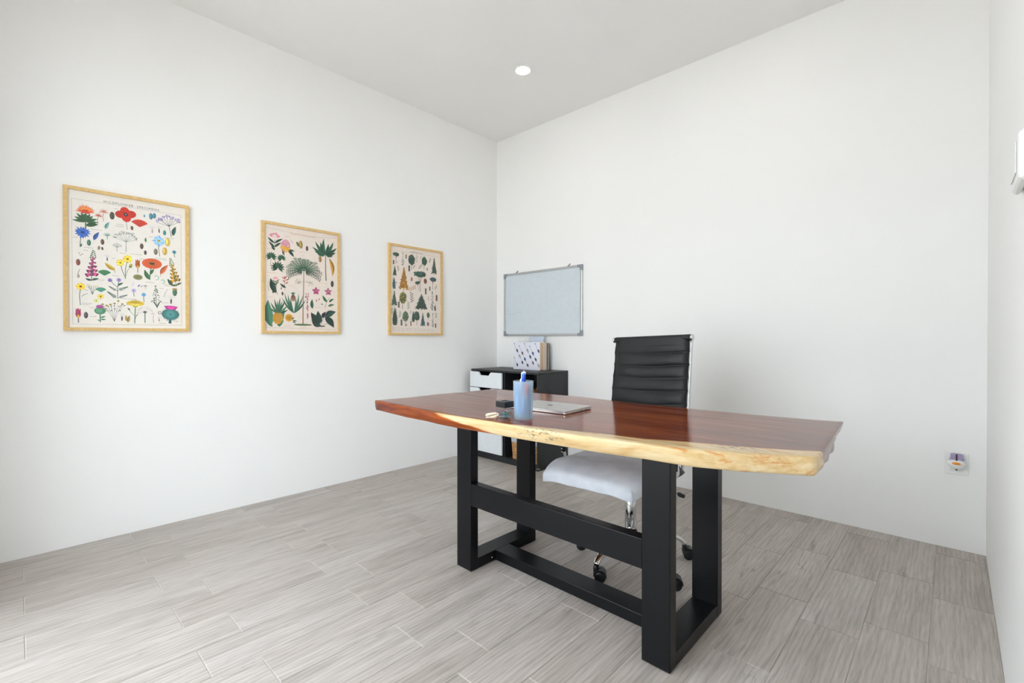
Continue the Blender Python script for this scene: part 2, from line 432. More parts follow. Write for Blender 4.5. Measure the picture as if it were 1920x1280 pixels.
rings = [slab_ring(.0045, ZT, 0), slab_ring(.0015, ZT - .0015, 0), slab_ring(0, ZT - .0055, .02), slab_ring(0, ZT - .017, .2), slab_ring(-.001, ZT - .030, .5),
         slab_ring(0, ZB + .008, .9), slab_ring(.002, ZB + .002, 1), slab_ring(.006, ZB, 1)]
vs, fs, sp, smt = [], [], [], []
nr = len(rings[0])
def vert_sap(x, y, z, k):
    if k == 'f': return max(face_sap(x, z), -.05) if x < 2.06 else .04
    if k == 'r': return (-1.725 + (ZT - z) * .3) - y if y < -1.3 else (y + 1.14) * 1.5
    if k == 'b': return -.012 + .016 * (x > 2.55) - (ZT - z) * .3
    return -.05
for ri, r in enumerate(rings):
    for (x, y, z, k) in r:
        vs.append((x - DXC, y - DYC, z)); sp.append(vert_sap(x, y, z, k) if ri >= 1 else max(top_sap(x, y), -.05))
for a in range(len(rings) - 1):
    for i in range(nr): j = (i + 1) % nr; fs.append((a*nr+j, a*nr+i, (a+1)*nr+i, (a+1)*nr+j)); smt.append(True)
# top surface: rows across, welded to the first ring (front i <-> back mirrored)
def ring_at(s_i, t_i):
    if t_i == 0: return s_i if s_i < NS else NS
    if s_i == NS: return NS + t_i
    if t_i == NT: return NS + NT + (NS - s_i)
    if s_i == 0: return 2*NS + NT + (NT - t_i)
    return None
def ridx(s_i, t_i):
    return ring_at(s_i, t_i)
for face_ring, z in ((0, ZT), (len(rings) - 1, ZB)):
    R = rings[face_ring]; base = face_ring * nr; idx = {}
    if face_ring == 0:
        for a in range(NS + 1):
            for b in range(NT + 1):
                q = ridx(a, b)
                if q is not None: idx[a, b] = base + q % nr; continue
                f, k = R[ridx(a, 0)], R[ridx(a, NT) % nr]; t = b / NT
                l_, r_ = R[ridx(0, b) % nr], R[ridx(NS, b)]; s = a / NS
                x = (f[0]*(1-t) + k[0]*t); y = (f[1]*(1-t) + k[1]*t)
                xx = l_[0]*(1-s) + r_[0]*s; w = min(1, 6 * min(s, 1-s)); x = x * w + xx * (1-w)
                idx[a, b] = len(vs); vs.append((x - DXC, y - DYC, z)); sp.append(max(top_sap(x, y), -.05))
        for a in range(NS):
            for b in range(NT): fs.append((idx[a, b], idx[a+1, b], idx[a+1, b+1], idx[a, b+1])); smt.append(True)
    else:
        fs.append(tuple(base + i for i in range(nr))[::-1]); smt.append(False)
me = bpy.data.meshes.new('tabletop'); me.from_pydata(vs, [], fs); me.update()
me.polygons.foreach_set('use_smooth', smt); me.materials.append(SLAB)
at = me.attributes.new('sap', 'FLOAT', 'POINT'); at.data.foreach_set('value', sp)
top = bpy.data.objects.new('tabletop', me); link(top, desk)
top['label'] = 'glossy reddish-brown slab with a cream live edge'
# long drying crack from the left end
g = G(); cr = [(1.182, -1.53), (1.26, -1.532), (1.36, -1.545), (1.47, -1.552), (1.60, -1.562), (1.72, -1.566)]
cv = []; 
for i, (x, y) in enumerate(smooth_path([(a, b, 0) for a, b in cr], 4) and [(p.x, p.y) for p in smooth_path([(a, b, 0) for a, b in cr], 4)]):
    w = .0016 * (1 - i / 22); cv += [(x - DXC, y - w - DYC, ZT + .0002), (x - DXC, y + w - DYC, ZT + .0002)]
g.add(cv, [(2*i, 2*i+2, 2*i+3, 2*i+1) for i in range(len(cv)//2 - 1)]); g.build('drying_crack', pbr('crack_shadow_wood', '1c0f0a', .9), top)

LX = [(1.583, 1.678), (2.521, 2.619)]; FYF, FYR, TH, ZL = -1.834, -1.380, .046, ZB
for a, b in LX:
    x0, x1 = a - DXC, b - DXC
    for y0, y1 in ((FYF, FYF + TH), (FYR - TH, FYR)):
        G().box(x0, x1, y0 - DYC, y1 - DYC, .004, ZL - .0005, .0025, 2).build('leg', BLACKM, desk)
    G().box(x0 + .0005, x1 - .0005, FYF + TH - DYC - .002, FYR - TH - DYC + .002, .0045, .050, .002, 2).build('foot_bar', BLACKM, desk)
    G().box(x0 + .0005, x1 - .0005, FYF + TH - DYC - .002, FYR - TH - DYC + .002, ZL - .042, ZL - .001, .002, 2).build('mounting_bar', BLACKM, desk)
    for yy in (FYF + .012, FYR - .034):
        G().box(x0 + .02, x1 - .02, yy - DYC, yy + .022 - DYC, 0, .0045).build('glide', BLKP, desk)
G().box(LX[0][1] - DXC - .001, LX[1][0] - DXC + .001, FYF + .001 - DYC, FYF + .047 - DYC, .302, .402, .0025, 2).build('stretcher', BLACKM, desk)
G().box(LX[0][1] - DXC - .001, LX[1][0] - DXC + .001, -1.676 - DYC, -1.580 - DYC, .004, .050, .0025, 2).build('floor_stretcher', BLACKM, desk)
for zz in (.31, .395): pass
# weld beads where the stretcher meets the front legs
for xx, sgn in ((LX[0][1], 1), (LX[1][0], -1)):
    G().tube([(xx - DXC, FYF - DYC + .0005, z + .0008 * sin(z * 900)) for z in [.304 + .008 * i for i in range(13)]], .0016, 6, up=(1, 0, 0)).build('weld_bead', BLACKM, desk)
G().lathe([(0, 0), (.004, 0), (.004, .002), (.0025, .003), (0, .003)], 12, Matrix.Translation((1.679 - DXC, -1.70 - DYC, .025)) @ Matrix.Rotation(pi/2, 4, 'Y')).build('bolt', CHROME, desk)

# ------------------------------------------------------------------ office chair
chair = empty('office_chair', (2.10, -1.235, 0), rad(-3), 'black leather high-back office chair with chrome frame behind the desk', 'chair')
UP = Matrix.Translation((-.022, 0, .42)) @ Matrix.Rotation(rad(-2.0), 4, 'Y') @ Matrix.Translation((0, 0, -.42))
# backrest: one padded strip with stitched horizontal ribs
prof = smooth_path([(0, .20, .455), (0, .245, .50), (0, .262, .58), (0, .283, .70), (0, .305, .82), (0, .328, .95), (0, .344, 1.040), (0, .348, 1.060)], 10)
SL = [0.0]
for a, b in zip(prof, prof[1:]): SL.append(SL[-1] + (b - a).length)
seams = [.520, .590, .655, .722, .790, .857, .922, .988]
def rib(z):
    zs = [.455] + seams + [1.07]
    for a, b in zip(zs, zs[1:]):
        if a <= z <= b:
            u = (z - a) / (b - a); u = min(u, .5) if b > 1.03 else u; return (4 * u * (1 - u)) ** .45
    return 0
g = G(); vs = []; fs = []; NX = 14; rows = []
dense = []
for i in range(len(prof) - 1):
    for k in range(3): dense.append(prof[i].lerp(prof[i+1], k / 3))
dense.append(prof[-1])
for side in (-1, 1):
    for p in dense:
        z = p.z; hw = .222 - .004 * rib(z) + .006 * (z < .7)
        for j in range(NX + 1):
            u = -1 + 2 * j / NX; edge = (1 - abs(u) ** 8)
            sag = .008 * (z < 1.02) * noise.noise((u * 1.7, z * 9, .5)) + .0035 * (1 - rib(z)) * sin(u * 2.2)
            th = (.006 + .012 * rib(z)) * max(edge, .25)
            zz = z + (.010 * (1 - u * u) * -1 + .004 * noise.noise((u * 2, z * 20, 4))) * (.5 < z < 1.0)
            vs.append((u * hw, p.y + side * th + (sag if side < 0 else 0), zz))
nd = len(dense); st = NX + 1
for sd in range(2):
    for i in range(nd - 1):
        for j in range(NX):
            q = sd * nd * st + i * st + j; fs.append((q, q + 1, q + st + 1, q + st))
for i in range(nd - 1):
    for j in (0, NX):
        q = i * st + j; r_ = nd * st + q; fs.append((q, q + st, r_ + st, r_))
for j in range(NX):
    for i in (0, nd - 1): q = i * st + j; fs.append((q, q + 1, nd * st + q + 1, nd * st + q))
g.add(vs, fs, True, UP)
g.tube([(x, .349, 1.058) for x in (-.2215, -.215, 0, .215, .2215)], .0165, 16, M=UP)
back = g.build('backrest', LEATHER, chair)
g = G(); g.tube([(x, .349, 1.058) for x in (-.232, .232)], .0105, 16, M=UP)
for s in (-1, 1): g.tube([(s * .2245, .349, 1.058), (s * .2265, .349, 1.058), (s * .234, .349, 1.058), (s * .236, .349, 1.058)], [.012, .0165, .0165, .011], 18, M=UP)
g.build('top_bar', CHROME, chair)
for s in (-1, 1):
    pts = [(s * .2195, p.y + .021, p.z) for p in prof[:-8:4]] + [(s * .2195, .362, 1.045), (s * .2195, .358, 1.060)]
    pts = [(s * .2195, .05, .392), (s * .2195, .15, .394), (s * .2195, .222, .415)] + pts
    G().tube(smooth_path(pts, 3), .0055, 8, .010, up=(0, 1, .2), M=UP).build('back_rail', CHROME, chair)
# seat cushion
def cushion(hw, y0, y1, z0, z1, rnd, nx=22, ny=22, wr=0.0):
    vs, fs = [], []
    def hgt(u, v):
        e = (1 - abs(u) ** 5) * (1 - abs(v) ** 6); return z0 + (z1 - z0) * (e ** .35)
    for i in range(ny + 1):
        for j in range(nx + 1):
            u = -1 + 2*j/nx; v = -1 + 2*i/ny
            uu = u * math.sqrt(1 - .10 * v * v * abs(v) ** 3) ; vv = v * math.sqrt(1 - .10 * u * u * abs(u) ** 3)
            x = uu * hw; y = (y0 + y1) / 2 + vv * (y1 - y0) / 2
            vs.append((x, y, hgt(u, v) - .028 * max(0, -v - .3) ** 2 + wr * noise.noise((x * 14, y * 14, 2))))
    st = nx + 1; n0 = len(vs)
    for i in range(ny):
        for j in range(nx): q = i*st+j; fs.append((q, q+1, q+st+1, q+st))
    return vs, fs
vs, fs = cushion(.245, -.245, .235, .405, .455, .05); n0 = len(vs); st = 23
vs += [(x * .98, y, .398) for (x, y, z) in vs]
fs += [tuple(n0 + i for i in f[::-1]) for f in list(fs)]
ring = [j for j in range(22)] + [i*st + 22 for i in range(22)] + [22*st + 22 - j for j in range(22)] + [(22 - i)*st for i in range(22)]
fs += [(ring[i], ring[(i+1) % len(ring)], ring[(i+1) % len(ring)] + n0, ring[i] + n0) for i in range(len(ring))]
G().add(vs, fs, True, UP).build('seat', LEATHER, chair)
# arms: chrome loops with a zipped leather sleeve
for s in (-1, 1):
    pts = [(s*.06, -.03, .388), (s*.20, -.03, .386), (s*.27, -.03, .395), (s*.305, -.028, .43), (s*.315, -.03, .52), (s*.315, -.015, .600), (s*.314, .03, .632), (s*.308, .12, .636), (s*.295, .20, .628), (s*.262, .255, .606), (s*.234, .278, .59)]
    ap = smooth_path(pts, 6)
    arm = G().tube(ap, .011, 10, .0055, up=(s, 0, .15), M=UP).build('armrest', CHROME, chair)
    G().tube(ap[21:48], .0165, 12, .0105, up=(s, 0, .15), M=UP).build('arm_sleeve', LEATHER, arm)
    z = G()
    for p in ap[21:34]: z.box(p.x - .004, p.x + .004, p.y - .0195, p.y - .0165, p.z - .0022, p.z + .0022, M=UP)
    z.build('zip_teeth', WHITEP, arm)
# mechanism, column, base
CXO = .050
g = G(); g.box(-.11 + CXO, .09 + CXO, -.13, .13, .372, .397, .008, 2); g.box(-.055 + CXO, .055 + CXO, -.10, .09, .345, .374, .01, 2)
mech = g.build('tilt_mechanism', BLKP, chair)
g = G(); g.tube([(.10 + CXO, .03, .378), (.20 + CXO, .03, .374), (.232 + CXO, .03, .366)], .0045, 8); g.build('height_lever', CHROME, mech)
G().tube([(.222 + CXO, .03, .368), (.230 + CXO, .03, .366), (.252 + CXO, .03, .362)], [.008, .010, .008], 10).build('lever_knob', BLKP, mech)
col = G().lathe([(.0265, .10), (.0265, .30), (.0255, .302), (.0255, .306), (.0145, .308), (.0145, .348), (0, .348)], 28, Matrix.Translation((CXO, 0, 0))).build('gas_column', CHROME, chair)
G().lathe([(.036, .125), (.036, .128), (.030, .150), (.027, .155), (.0268, .125)], 28, Matrix.Translation((CXO, 0, 0))).build('column_collar', BLKP, col)
G().lathe([(.020, .070), (.046, .075), (.050, .090), (.050, .118), (.044, .126), (.027, .126), (.027, .08)], 28, Matrix.Translation((CXO, 0, 0))).build('base_hub', CHROME, chair)
for a in (-166.4, -94.4, -22.4, 49.6, 121.6):
    A = rad(a + 3); M = Matrix.Translation((CXO, 0, 0)) @ Matrix.Rotation(A, 4, 'Z')
    pts = smooth_path([(.035, 0, .106), (.09, 0, .118), (.15, 0, .121), (.205, 0, .113), (.245, 0, .094), (.268, 0, .072)], 5)
    n_ = len(pts)
    G().tube(pts, [.021 - .006 * i / n_ for i in range(n_)], 12, [.013 - .003 * i / n_ for i in range(n_)], M=M).build('base_leg', CHROME, chair)
    M2 = Matrix.Translation((CXO, 0, 0)) @ Matrix.Rotation(A, 4, 'Z') @ Matrix.Translation((.268, 0, 0)) @ Matrix.Rotation(rad(-A * 57.3 + 35), 4, 'Z') @ Matrix.Translation((.018, 0, 0))
    g = G()
    # hood: a half shell around the two wheels with a socket for the stem
    hood = []
    for i in range(11): t = rad(-20 + 20 * i); hood.append((.0275 * cos(t), .0275 + .0275 * sin(t) + .002))
    poly = hood + [(.021 * cos(rad(180 - 20 * i)), .0275 + .021 * sin(rad(180 - 20 * i))) for i in range(10)]
    nh = len(poly)
    g.prism(poly, 'y', -.0065, .0065, M2)
    g.prism([(x * 1.02, z * 1.0) for x, z in hood] + [(.024 * cos(rad(180 - 20 * i)), .0275 + .024 * sin(rad(180 - 20 * i))) for i in range(10)], 'y', -.0225, .0225, M2)
    g.lathe([(.0105, .030), (.0105, .066), (.008, .070), (0, .070)], 14, M2 @ Matrix.Translation((-.018, 0, 0)))
    cas = g.build('caster', BLKP, chair)
    for s in (-1, 1):
        g = G(); g.lathe([(0, -.0075), (.010, -.0075), (.021, -.0065), (.024, -.0045), (.024, .0045), (.021, .0065), (0, .0065)], 22, M2 @ Matrix.Translation((0, s * .0145, .024)) @ Matrix.Rotation(pi/2, 4, 'X'))
        g.build('wheel', BLKP, cas)

# terry cover over the seat
NXC, NYC = 40, 40; vs, fs = [], []
HW, Y0, Y1 = .253, -.262, .17
def cov(u, v):
    # u,v in [-1.35,1.35]; the part beyond +-1 hangs down
    cu, cv_ = max(-1, min(1, u)), max(-1, min(1, v))
    e = (1 - abs(cu) ** 6 * .30) * (1 - abs(cv_) ** 6 * .30)
    x = -.012 + cu * HW * math.sqrt(1 - .13 * abs(cv_) ** 5); y = (Y0 + Y1) / 2 + cv_ * (Y1 - Y0) / 2 * math.sqrt(1 - .13 * abs(cu) ** 5)
    z = .474 - .016 * abs(cu) ** 6 - .034 * max(0, -cv_) ** 3
    ov = max(abs(u) - 1, 0, -v - 1)
    z -= ov * .155
    hang = min(1, ov / .1)
    x += hang * .010 * (1 if u > 0 else -1) * (abs(u) >= 1) + .004 * noise.noise((x * 17, y * 17, z * 12))
    y -= hang * .010 * (v <= -1) + .005 * noise.noise((x * 22, 4, z * 16))
    z += .0045 * noise.noise((x * 11, y * 9, 1.2)) + .002 * noise.noise((x * 30, y * 22, 7))
    return x, y, z
for i in range(NYC + 1):
    for j in range(NXC + 1):
        u = -1.34 + 2.68 * j / NXC; v = -1.34 + 2.34 * i / NYC
        # keep the four hanging sides joined: clamp corner overhang
        vs.append(cov(u, v))
st = NXC + 1
for i in range(NYC):
    for j in range(NXC): q = i*st+j; fs.append((q, q+1, q+st+1, q+st))
g = G().add(vs, fs, True, UP)
cover = g.build('seat_cover', TOWEL); cover.location = (2.10, -1.235, 0); cover.rotation_euler = (0, 0, rad(-3))
sol = cover.modifiers.new('thick', 'SOLIDIFY'); sol.thickness = .005; sol.offset = 1
sub = cover.modifiers.new('sub', 'SUBSURF'); sub.levels = 1; sub.render_levels = 1
tag(cover, 'white terry cloth cover draped over the office chair seat', 'seat cover')
# ------------------------------------------------------------------ cabinet
CX0, CX1, CY0, CY1, CH = .070, .868, -.402, -.006, .785
cab = empty('storage_cabinet', (CX0, CY0, 0), 0, 'black storage cabinet with white drawers in the room corner', 'cabinet')
cw, cd = CX1 - CX0, CY1 - CY0
def cb(name, x0, x1, y0, y1, z0, z1, m, bev=.0012, parent=None): return G().box(x0, x1, y0, y1, z0, z1, bev).build(name, m, parent or cab)
cb('top_board', 0, cw, 0, cd, CH - .016, CH, BLKW)
cb('side_board', 0, .016, .001, cd, 0, CH - .0165, BLKW); cb('side_board', cw - .016, cw, .001, cd, 0, CH - .0165, BLKW)
cb('back_board', .0165, cw - .0165, cd - .008, cd - .001, .036, CH - .017, BLKW)
cb('bottom_board', .0165, cw - .0165, .012, cd - .009, .020, .036, BLKW)
cb('plinth', .0165, cw - .0165, .002, .0115, 0, .052, BLKW)
cb('divider', .405, .420, .008, cd - .009, .0365, CH - .017, BLKW)
cb('shelf', .4205, cw - .0165, .012, cd - .009, .445, .461, BLKW)
def front(name, z0, z1, cut):
    xa, xb = .003, .4035
    if cut:
        c0 = (xa + xb) / 2 - .012; poly = [(xa, z0), (xb, z0), (xb, z1), (c0 + .078, z1), (c0 + .052, z1 - .030), (c0 - .052, z1 - .030), (c0 - .078, z1), (xa, z1)]
    else: poly = [(xa, z0), (xb, z0), (xb, z1), (xa, z1)]
    o = G().prism(poly, 'y', -.016, -.0005).build(name, WHTW, cab)
    m = o.modifiers.new('b', 'BEVEL'); m.width = .001; m.segments = 1
    if cut:
        g = G(); g.box(.024, .392, .006, cd - .03, z0 + .012, z0 + .020); g.box(.024, .034, .006, cd - .03, z0 + .0205, z1 - .04); g.box(.382, .392, .006, cd - .03, z0 + .0205, z1 - .04)
        g.build('drawer_box', BLKW, o)
    return o
front('drawer', .628, .764, True); front('drawer', .486, .622, True)
dr = front('cabinet_door', .062, .480, False)
G().lathe([(0, 0), (.0045, 0), (.0045, .0015), (0, .0022)], 14, Matrix.Translation((cw + .0002, .012, .018)) @ Matrix.Rotation(pi/2, 4, 'Y')).build('screw_cap', WHITEP, cab)
G().lathe([(0, 0), (.004, 0), (.004, .0015), (0, .0022)], 14, Matrix.Translation((cw - .008, .0008, .020)) @ Matrix.Rotation(pi/2, 4, 'X')).build('screw_cap', WHITEP, cab)

# basket on the cabinet floor
def rrect(hx, hy, r, n=5):
    out = []
    for cx, cy, a0 in ((hx-r, hy-r, 0), (-hx+r, hy-r, 90), (-hx+r, -hy+r, 180), (hx-r, -hy+r, 270)):
        for i in range(n + 1): a = rad(a0 + 90 * i / n); out.append((cx + r*cos(a), cy + r*sin(a)))
    return out
bk = empty('storage_basket', (.690, -.236, .0365), 0, 'tapered basket with white top and woven seagrass bottom inside the cabinet', 'basket')
g = G()
for i in range(13):
    z = .006 + i * .0118; k = z / .27; pts = [(x, y, z) for x, y in rrect(.132 + .016 * k, .134 + .010 * k, .022)]
    g.tube(pts, .0072, 8, closed=True)
g.prism(rrect(.128, .130, .022), 'z', .001, .006)
wv = g.build('woven_body', WICKER, bk)
def shell(z0, z1, h0, h1, name, m):
    vs, fs = [], []; A = rrect(h0[0], h0[1], .024); B = rrect(h1[0], h1[1], .024); C = rrect(h1[0] - .005, h1[1] - .005, .020); D = rrect(h0[0] - .005, h0[1] - .005, .020); n = len(A)
    for r, z in ((A, z0), (B, z1), (C, z1), (D, z0)): vs += [(x, y, z) for x, y in r]
    for k in range(4):
        for i in range(n): j = (i+1) % n; q = (k+1) % 4; fs.append((k*n+i, k*n+j, q*n+j, q*n+i))
    return G().add(vs, fs, True).build(name, m, bk)
shell(.153, .275, (.147, .145), (.157, .150), 'white_liner', pbr('white_cotton', 'd9dde6', .9))

# clear bag of orange snacks on the cabinet shelf
bag = empty('snack_bag', (.705, -.262, .461), 0, 'crumpled clear bag with orange pieces on the cabinet shelf', 'bag')
bm = bmesh.new(); bmesh.ops.create_icosphere(bm, subdivisions=4, radius=1)
for v in bm.verts:
    p = v.co.copy(); k = 1 + .16 * noise.noise(p * 3.2) + .10 * noise.noise(p * 7)
    t = (p.z + 1) / 2
    v.co = (p.x * .062 * k, p.y * .085 * k, .002 + max(0, (.113 + p.z * .113 * (1 + .25 * (p.z > 0) * noise.noise(p * 5)))))
g = G(); g.bm(bm, True); g.build('bag_film', m_pane('crinkled_film', (.72, .72, .72)), bag)
g = G()
for i in range(46):
    a, r_, z = random.uniform(0, 2*pi), .048 * math.sqrt(random.random()), random.uniform(.012, .178)
    M = Matrix.Translation((r_*cos(a) * (1 - z * 2), 1.3*r_*sin(a) * (1 - z * 2), z)) @ Matrix.Rotation(random.uniform(0, 3), 4, 'X') @ Matrix.Rotation(random.uniform(0, 3), 4, 'Z')
    b2 = bmesh.new(); bmesh.ops.create_icosphere(b2, subdivisions=1, radius=1)
    for v in b2.verts: v.co = (v.co.x * .017, v.co.y * .012, v.co.z * .007)
    g.bm(b2, True, M)
g.build('snack_pieces', pbr('orange_brown_snack', 'c0701f', .6, bump=(60, .4)), bag)['kind'] = 'stuff'

# ------------------------------------------------------------------ flat print: polygons with an ink colour
class Print:
    def __init__(s): s.v = []; s.f = []; s.c = []; s.k = 0
    def poly(s, pts, col, layer=0):
        s.k += 1; layer += (s.k % 12) * .08; b = len(s.v); s.v += [(p[0], p[1], layer) for p in pts]; s.f.append(tuple(range(b, b + len(pts)))); s.c.append(lin(col))
    def ell(s, x, y, rx, ry, col, rot=0, L=0, n=14):
        s.poly([(x + rx*cos(t)*cos(rot) - ry*sin(t)*sin(rot), y + rx*cos(t)*sin(rot) + ry*sin(t)*cos(rot)) for t in [2*pi*i/n for i in range(n)]], col, L)
    def stroke(s, pts, w, col, L=0, w1=None):
        w1 = w if w1 is None else w1
        for i in range(len(pts) - 1):
            (x0, y0), (x1, y1) = pts[i], pts[i+1]; d = math.hypot(x1-x0, y1-y0) or 1; nx, ny = -(y1-y0)/d, (x1-x0)/d
            a = w + (w1-w)*i/(len(pts)-1); b = w + (w1-w)*(i+1)/(len(pts)-1)
            s.poly([(x0-nx*a/2, y0-ny*a/2), (x1-nx*b/2, y1-ny*b/2), (x1+nx*b/2, y1+ny*b/2), (x0+nx*a/2, y0+ny*a/2)], col, L)
    def leaf(s, x0, y0, x1, y1, w, col, L=0, bend=.1, n=8, vein=True):
        d = math.hypot(x1-x0, y1-y0) or 1e-6; tx, ty = (x1-x0)/d, (y1-y0)/d; a, b = [], []
        for i in range(n + 1):
            t = i/n; h = w * sin(pi * t ** .8) ; o = bend * d * 4*t*(1-t) * .5
            px, py = x0 + tx*d*t - ty*o, y0 + ty*d*t + tx*o
            a.append((px - ty*h, py + tx*h)); b.append((px + ty*h, py - tx*h))
        s.poly(a + b[::-1][1:-1], col, L)
        if vein: s.poly([(p[0], p[1]) for p in a] + [((p[0]+q[0])/2, (p[1]+q[1])/2) for p, q in zip(a, b)][::-1][1:-1], shade(col, .78), L + 1)
    def rays(s, x, y, r0, r1, n, a0, a1, w, col, L=0, jit=.15):
        for i in range(n):
            a = a0 + (a1-a0) * (i + .5)/n + random.uniform(-jit, jit) * (a1-a0)/n; r = r1 * random.uniform(.85, 1.05)
            s.leaf(x + r0*cos(a), y + r0*sin(a), x + r*cos(a), y + r*sin(a), w, col if i % 2 else shade(col, 1.15), L, 0, 5, False)
    def build(s, name, O, U, V, Nn, parent, mat=None):
        O, U, V, Nn = Vector(O), Vector(U), Vector(V), Vector(Nn)
        me = bpy.data.meshes.new(name); me.from_pydata([tuple(O + U*x + V*y + Nn*(.00012 + .00005*l)) for x, y, l in s.v], [], s.f); me.update()
        ca = me.color_attributes.new('ink', 'FLOAT_COLOR', 'CORNER'); i = 0; flat = []
        for f, c in zip(s.f, s.c): flat += [c[0], c[1], c[2], 1.0] * len(f)
        ca.data.foreach_set('color', flat); me.materials.append(mat or INK)
        o = bpy.data.objects.new(name, me); link(o, parent); return o
def shade(h, k):
    v = [min(255, max(0, int(int(h[i:i+2], 16) * k))) for i in (0, 2, 4)]; return '%02x%02x%02x' % tuple(v)
def along(B, T, t, o=0):
    dx, dy = T[0]-B[0], T[1]-B[1]; return (B[0] + dx*t - dy*o, B[1] + dy*t + dx*o)
def draw(p, r):
    k = r[0]; g1 = '4a7a58'
    if k in ('cap', 'capo'):
        x, y, w = r[1:4]; c = '9a948c' if k == 'cap' else 'd8a888'; n = max(3, int(w*2/.006)); xx = x - w
        for i in range(n):
            l = 2*w/n; p.poly([(xx + i*l, y-.0011), (xx + i*l + l*random.uniform(.55, .9), y-.0011), (xx + i*l + l*.7, y + random.uniform(.0006, .0018)), (xx + i*l, y+.001)], c, 0)
        return
    B = (r[1], r[2])
    if k == 'flat': p.ell(B[0], B[1], r[3], r[4], r[5], 0, 2, 20); p.ell(B[0], B[1], r[3]*.7, r[4]*.6, shade(r[5], .85), 0, 3, 16); return
    if k in ('ring', 'hook'):
        n = 16; R = r[3]; a1 = 2*pi if k == 'ring' else 1.5*pi
        p.stroke([(B[0] + R*.8*cos(a1*i/n - 2), B[1] + R*sin(a1*i/n - 2)) for i in range(n+1)], R*.35, r[4], 2); return
    T = (r[3], r[4]); dx, dy = T[0]-B[0], T[1]-B[1]; d = math.hypot(dx, dy); ang = math.atan2(dy, dx); A = lambda t, o=0: along(B, T, t, o)
    if k == 'line': p.stroke([B, T], .0011, '9a9a9c', 0); return
    c = r[5] if len(r) > 5 else '888888'; c2 = r[6] if len(r) > 6 else g1
    if k == 'stroke': p.stroke([B, A(.5, .08), T], .0028, c, 1, .0018)
    elif k == 'leaf': p.leaf(*B, *T, d*.17, c, 2)
    elif k == 'leafw': p.leaf(*B, *T, d*.24, c, 2, .18); p.stroke([B, A(.5, .09), T], .001, shade(c, 1.5), 4)
    elif k == 'seed': p.ell(*A(.5), d*.5, d*.25, c, ang, 1); p.ell(*A(.56, .08), d*.32, d*.09, shade(c, 1.3), ang, 2)
    elif k == 'rays': p.stroke([B, A(.4, .06), A(.7)], .0020, c, 1); p.rays(*A(.72), 0, d*.34, 9, ang-1.9, ang+1.9, .0013, c, 2)
    elif k == 'pappus':
        p.ell(*A(.25), d*.25, d*.07, c, ang, 1); p.rays(*A(.5), 0, d*.5, 15, ang-1.25, ang+1.25, .0005, 'c9c7c6', 2)
    elif k == 'fan':
        R = d*1.05; q = [A(.02)] + [(B[0] + R*cos(a)*.98, B[1] + R*sin(a)*(.92 + .06*(i % 2))) for i, a in enumerate([ang - .95 + 1.9*i/12 for i in range(13)])]
        p.poly(q, c, 2); p.rays(*B, d*.15, d*.9, 9, ang-.85, ang+.85, d*.025, shade(c, .85), 3)
    elif k == 'globe':
        p.stroke([B, A(.3)], .006, '5f8a50', 1); p.leaf(*A(.12), *A(.22, -.42), d*.09, c2, 2)
        for ring_, n in ((.42, 9), (.33, 8), (.24, 6)):
            p.rays(*A(.30), 0, d*ring_, n, ang-1.75, ang+1.75, d*.062, shade(c2, .8 + ring_*.6), 2 + int((.45-ring_)*20))
        p.rays(*A(.70), d*.02, d*.34, 26, ang-1.6, ang+1.6, d*.018, c, 5); p.rays(*A(.70), d*.02, d*.25, 18, ang-1.2, ang+1.2, d*.016, 'e89a48', 7)
        p.rays(*A(.68), 0, d*.2, 10, ang-1.9, ang+1.9, d*.03, 'c9402c', 8)
    elif k == 'poppy':
        p.stroke([B, A(.5, .02), A(.9)], .0022, '7a8a88', 1)
        for i, a in enumerate((.3, 1.75, 3.3, 4.8)): p.ell(T[0] + d*.23*cos(a)*1.15, T[1] + d*.2*sin(a), d*.30, d*.25, shade(c, .92 + .08*(i % 2)), a, 2 + i, 18)
        p.rays(*T, 0, d*.15, 14, 0, 2*pi, d*.03, c2, 7); p.ell(*T, d*.05, d*.05, '8a90a8', 0, 9)
    elif k == 'umbel':
        p.stroke([B, A(.2), A(.55)], .0030, c2, 1, .0022); R = d*.5
        for i in range(9):
            a = ang - 1.15 + 2.3*i/8; q = (A(.5)[0] + R*cos(a)*random.uniform(.8, 1), A(.5)[1] + R*sin(a)*random.uniform(.75, .95)); p.stroke([A(.5), q], .0014, c2, 1)
            for _ in range(5): e = (q[0] + random.gauss(0, d*.055), q[1] + abs(random.gauss(0, d*.05))); p.stroke([q, e], .0009, c2, 1); p.rays(*e, 0, d*.045, 5, 0, 6.28, d*.011, shade(c, random.uniform(.8, 1.15)), 2)
    elif k == 'daisy':
        pr = r[7] if len(r) > 7 else .8; R = min(max(d*.42*pr if pr < 1.05 else .015, .012), .034)
        p.stroke([B, A(.5, .04), T], .0028, '4f7260', 1)
        p.rays(*T, 0, R, 15, 0, 2*pi, R*.17, c, 2, .2); p.rays(*T, 0, R*.75, 11, .2, 2*pi+.2, R*.15, shade(c, 1.1), 4); p.ell(*T, R*.27, R*.22, c2, 0, 6); p.ell(T[0], T[1], R*.14, R*.1, shade(c2, .6), 0, 7)
    elif k == 'daisyw':
        R = d*.48; p.stroke([B, A(.5, .03), T], .0042, '4a7a50', 1)
        q = [(T[0] + R*(1 + .05*(i % 2))*cos(a), T[1] + R*.64*(1 + .05*(i % 2))*sin(a)) for i, a in enumerate([2*pi*i/36 for i in range(36)])]
